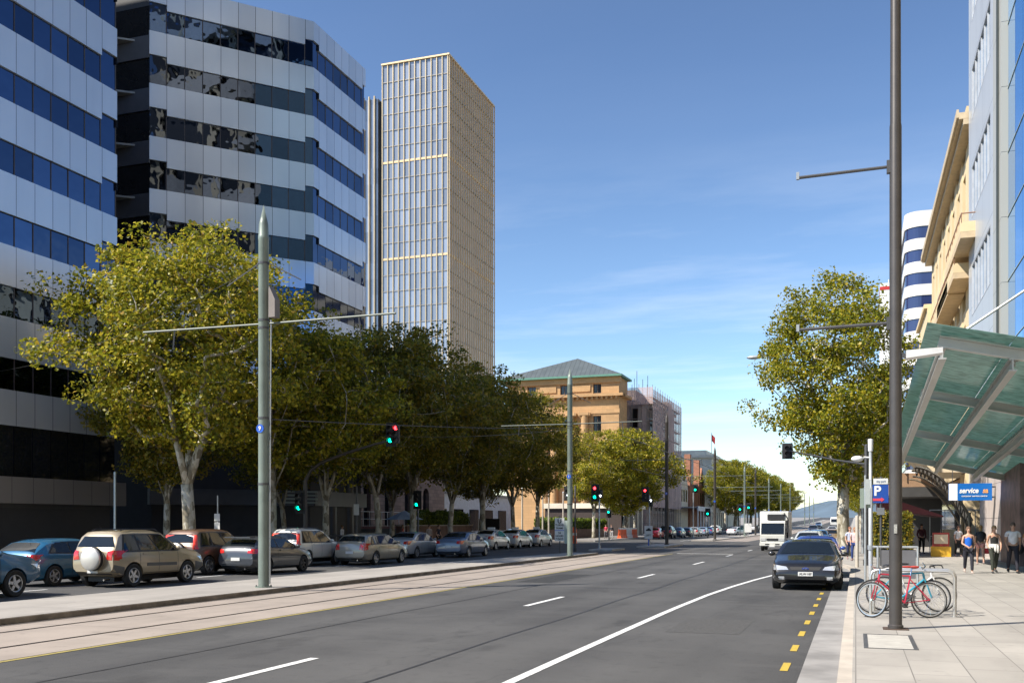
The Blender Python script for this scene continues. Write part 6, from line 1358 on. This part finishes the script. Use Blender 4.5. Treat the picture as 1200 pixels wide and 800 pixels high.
def person(label, x, y, rz, h=1.7, phase=1, top=(.5,.5,.5), bottom=(.03,.03,.04), shoes=(.05,.05,.05), hair=(.12,.07,.04), long_hair=False, sleeves='short', shorts=False, female=True, arm_bend=(0.2,0.2), z0=.15, extra=None, skin=None, stride=.26, scale_group='people walking on the right footpath'):
    """figure facing local -Y (towards the camera when rz=0)"""
    t = thing('person', label, 'person', (x,y,z0), rz, scale_group); k = h/1.72; SK = skin or SKIN
    V=[];E=[];Rr=[]
    def v(p,r,par=None):
        V.append(Vector(p)*k); Rr.append((r[0]*k,r[1]*k) if hasattr(r,'__len__') else r*k); i=len(V)-1
        if par is not None: E.append((par,i))
        return i
    sh = .165 if female else .195; hp = .10
    pel = v((0,0,.92),(.135,.10)); wa = v((0,0,1.08),(.115,.085) if female else (.135,.10),pel); ch = v((0,0,1.28),(.145,.10) if female else (.17,.12),wa); up = v((0,.0,1.40),(.10,.07),ch)
    nk = v((0,0,1.47),.05,up); jaw = v((0,-.015,1.54),(.058,.065),nk); hdm = v((0,-.005,1.62),(.075,.092),jaw); hdt = v((0,.01,1.69),(.055,.066),hdm)
    ns = v((0,-.095,1.59),.014,hdm)
    legs = []; arms = []
    for s in (-1,1):
        f = -s*phase*stride
        hipv = v((s*hp,0,.86),.088,pel); kn = v((s*(hp-.0),f*.55-.03,.49),.056,hipv); cf = v((s*hp,f*.8+.01,.34),.052,kn); lift = .06 if f>0 else 0
        an = v((s*hp,f+.02,.09+lift),.035,cf); he = v((s*hp,f+.03,.035+lift),.034,an); to = v((s*hp*1.15,f-.13,.03+lift*.4),.03,he); legs.append((hipv,kn,cf,an,he,to))
        shv = v((s*sh,0,1.37),.052,up); sw = s*phase*.12; ab = arm_bend[0 if s<0 else 1]
        el = v((s*(sh+.055),sw*.5+.03,1.10),.040,shv); wr = v((s*(sh+.05-.12*ab),sw-.10*ab-.05-.12*ab,.87+.16*ab),.026,el); pa = v((s*(sh+.045-.2*ab),sw-.10-.2*ab,.80+.2*ab),(.036,.018),wr)
        for fi in range(4):
            b_ = V[pa]/k; off = (fi-1.5)*.018; f1 = v((b_.x+off*.3,b_.y+off,b_.z-.045),.009,pa); v((b_.x+off*.3-s*.008,b_.y+off-.005,b_.z-.085+abs(fi-1.2)*.006),.008,f1)
        b_ = V[pa]/k; v((b_.x-s*.02,b_.y-.035,b_.z-.03),.010,pa); arms.append((shv,el,wr))
    body = skin_obj('body', V, E, Rr, SK, t, 2)
    def cloth(name, idx, edges, grow, mat, extra_pts=None):
        mp_ = {i:j for j,i in enumerate(idx)}; vv=[V[i].copy() for i in idx]; rr_=[]
        for i in idx: r = Rr[i]; rr_.append((r[0]+grow*k,r[1]+grow*k) if hasattr(r,'__len__') else (r+grow*k,)*2)
        return skin_obj(name, vv, [(mp_[a],mp_[b]) for a,b in edges], rr_, mat, t, 2)
    nm = lambda c: M('cloth_%02d%02d%02d'%tuple(int(99*q) for q in c), c, .85, 0,.15,9)
    A = [pel,wa,ch,up]; Ed = [(pel,wa),(wa,ch),(ch,up)]
    if sleeves in('short','long'):
        for (a,b,c) in arms:
            V.append(V[a].lerp(V[b],.55)); Rr.append(.045*k); m_ = len(V)-1
            A += [a,m_] ; Ed += [(up,a),(a,m_)]
            if sleeves=='long': A += [b,c]; Ed += [(m_,b),(b,c)]
    cloth('shirt', A, Ed, .014, nm(top))
    A=[pel]; Ed=[]
    for (a,b,c,d,e,f_) in legs:
        if shorts: V.append(V[a].lerp(V[b],.45)); Rr.append(.085*k); m_=len(V)-1; A += [a,m_]; Ed += [(pel,a),(a,m_)]
        else: A += [a,b,c,d]; Ed += [(pel,a),(a,b),(b,c),(c,d)]
    cloth('shorts' if shorts else 'trousers', A, Ed, .016, nm(bottom))
    for (a,b,c,d,e,f_) in legs: 
        p,q_ = V[e],V[f_]; mb = MB(); mb.tube([p+Vector((0,.05*k,.0)),p+Vector((0,0,.005)),(p+q_)/2,q_+Vector((0,-.03*k,-.003))],[.022*k,.045*k,.044*k,.03*k],10); mb.build('shoe', nm(shoes), t, smooth=True)
    q = MB(); hc = V[hdm]; q.ball((hc.x,hc.y+.022*k,hc.z+.03*k),(.088*k,.098*k,.092*k),14,9)
    if long_hair: q.ball((hc.x,hc.y+.07*k,hc.z-.09*k),(.07*k,.045*k,.13*k),12,8)
    hb_ = q.build('hair', nm(hair), t, smooth=True)
    for s in (-1,1): MB().ball((hc.x+s*.03*k,hc.y-.083*k,hc.z-.0*k),(.012*k,.008*k,.007*k),8,5).build('eye', M('eye_dark',(.03,.02,.015),.2), t, smooth=True)
    for s in (-1,1): MB().ball((hc.x+s*.078*k,hc.y+.01*k,hc.z-.015*k),(.012*k,.02*k,.03*k),8,5).build('ear', SK, t, smooth=True)
    MB().ball((hc.x,hc.y-.080*k,hc.z-.068*k),(.022*k,.01*k,.006*k),8,5).build('mouth', M('lip_tone',(.35,.12,.10),.5), t, smooth=True)
    t['_k'] = k; del t['_k']; return t, V, k
def at_feet(px, py): Zc = 1.75*FPX/(py-HORIZ); u = (px-600)/FPX; return (u*Zc*C_-S_*Zc, u*Zc*S_+Zc*C_)
x,y = at_feet(1135,671); person('woman in a bright blue sleeveless top and dark leggings walking toward the camera',x,y,0,1.66,1,(.01,.12,.55),(.02,.02,.03),(.5,.4,.35),(.14,.08,.05),sleeves='none',arm_bend=(.9,.2))
x,y = at_feet(1165,671); t,V_,k_ = person('blonde woman in a black top with a white jacket tied at the waist',x,y,.1,1.70,-1,(.015,.015,.015),(.03,.035,.025),(.04,.04,.04),(.35,.22,.11),True,sleeves='none',arm_bend=(.3,.3))
q = MB(); q.lathe([(.175,.93),(.19,.99),(.175,1.05)],16); q.v=[(a,b*.75,c) for a,b,c in q.v]; q.ball((.02,-.14,.88),(.05,.03,.13),10,6); q.ball((.10,-.13,.86),(.045,.03,.15),10,6); q.ball((-.1,-.10,.92),(.09,.04,.07),10,6); q.build('tied_jacket', M('white_knit',(.62,.60,.56),.9), t, smooth=True)
x,y = at_feet(1187,671); person('man in a white polo shirt and dark trousers walking toward the camera',x,y,.05,1.80,1,(.70,.70,.72),(.012,.015,.03),(.02,.02,.02),(.10,.07,.05),female=False)
x,y = at_feet(1149,661); t,V_,k_ = person('fair-haired woman in pink shorts walking away with a black backpack',x,y,math.pi,1.70,1,(.03,.03,.035),(.60,.28,.24),(.4,.3,.28),(.40,.25,.11),True,shorts=True)
q = MB(); q.ball((0,.19,1.22),(.17,.12,.24),14,9); q.build('backpack', M('black_nylon',(.015,.015,.02),.7), t, smooth=True)
tb_ = thing('red_bag','small red bag carried by the woman in pink shorts','bag',(x+.22,y-.02,.62)); MB().prism([(-.11,0),(.11,0),(.14,.24),(-.14,.24)],-.06,.06,lambda u,v,h:(u,h,v)).build('bag_body', M('red_plastic_bag',(.5,.02,.03),.5), tb_, bevel=.01); MB().tube([(-.08,0,.24),(-.05,0,.36),(.05,0,.36),(.08,0,.24)],.008,6).build('handle', M('red_plastic_bag',(.5,.02,.03),.5), tb_)
x,y = at_feet(1123,652); person('woman in a pale grey top and black trousers behind the woman in blue',x,y,.1,1.66,1,(.5,.5,.5),(.02,.02,.02),(.4,.3,.3),(.12,.06,.04),sleeves='short',arm_bend=(.2,1.1))
x,y = at_feet(1080,648); person('person in dark clothes standing by the cafe entrance',x,y,.3,1.75,.4,(.10,.03,.04),(.015,.015,.02),(.02,.02,.02),(.05,.03,.02),sleeves='long',female=False,stride=.1)
x,y = at_feet(1206.5,668); person('person in orange-brown at the right edge with a black bag',x,y,0,1.72,1,(.35,.15,.05),(.02,.02,.02),(.05,.05,.05),(.1,.06,.04))
bg_ = thing('shoulder_bag','round black bag cut by the right edge of the photo','bag',(x-.34,y-.05,.75)); MB().ball((0,0,.2),(.15,.08,.2),14,9).build('bag_body', M('black_nylon',(.015,.015,.02),.7), bg_, smooth=True); MB().tube([(-.08,0,.36),(0,0,.6),(.1,0,.36)],.01,6).build('strap', M('black_nylon',(.015,.015,.02),.7), bg_)
x,y = 1.0,55; person('person in a white and blue top just right of the pale tree trunk',x_on(996,52),52,.2,1.62,.4,(.45,.48,.6),(.03,.04,.10),(.3,.2,.2),(.25,.1,.06),scale_group='people near the tree')
person('person in a pale pink top beside the one in white and blue',x_on(1001.5,51),51,-.2,1.6,-.5,(.6,.45,.45),(.02,.04,.15),(.3,.2,.2),(.3,.15,.08),scale_group='people near the tree')
for i,(px,Y,c,c2,lab) in enumerate(((710,118,(.5,.03,.08),(.1,.1,.12),'person in a red top on the footpath under the sunlit tree'),(716.5,117,(.05,.05,.06),(.5,.5,.5),'person in dark clothes beside the one in red under the sunlit tree'),(659,104,(.2,.08,.35),(.4,.25,.2),'person in a purple top beyond the taxis'),(503,66,(.35,.3,.28),(.03,.03,.03),'person waiting behind the silver sedan'),(514,67,(.02,.02,.03),(.02,.02,.02),'second person in black behind the silver sedan'),(401,60,(.65,.66,.7),(.02,.02,.02),'person in a white shirt between the blue-black columns'),(472,72,(.5,.12,.08),(.05,.04,.04),'person in a red-orange top before the stone building'))):
    X_ = x_on(px,Y); person(lab,X_,Y,R(20*i),1.7,.5 if i%2 else -.5,c,c2,sleeves='long' if i%2 else 'short',female=i%2==0,scale_group='people on the left side',z0=.0 if (X_>-27) else .15)
# red cafe awning strip and shop fronts near the sunlit tree
t = thing('shop_kiosk','small dark kiosk with a cream band behind the broad sunlit tree','kiosk',(-38,150,.15)); MB().box(-8,4.5,-1,14,0,4.2).build('wall', M('kiosk_dark',(.05,.035,.03),.6), t); MB().box(-8.1,4.9,-1.4,14.1,4.21,5.0).build('fascia', CREAMW, t)
for i in range(5): MB().box(4.2,4.6,-1+i*3.4,-.6+i*3.4,0,4.2).build('pillar', CREAMW, t)
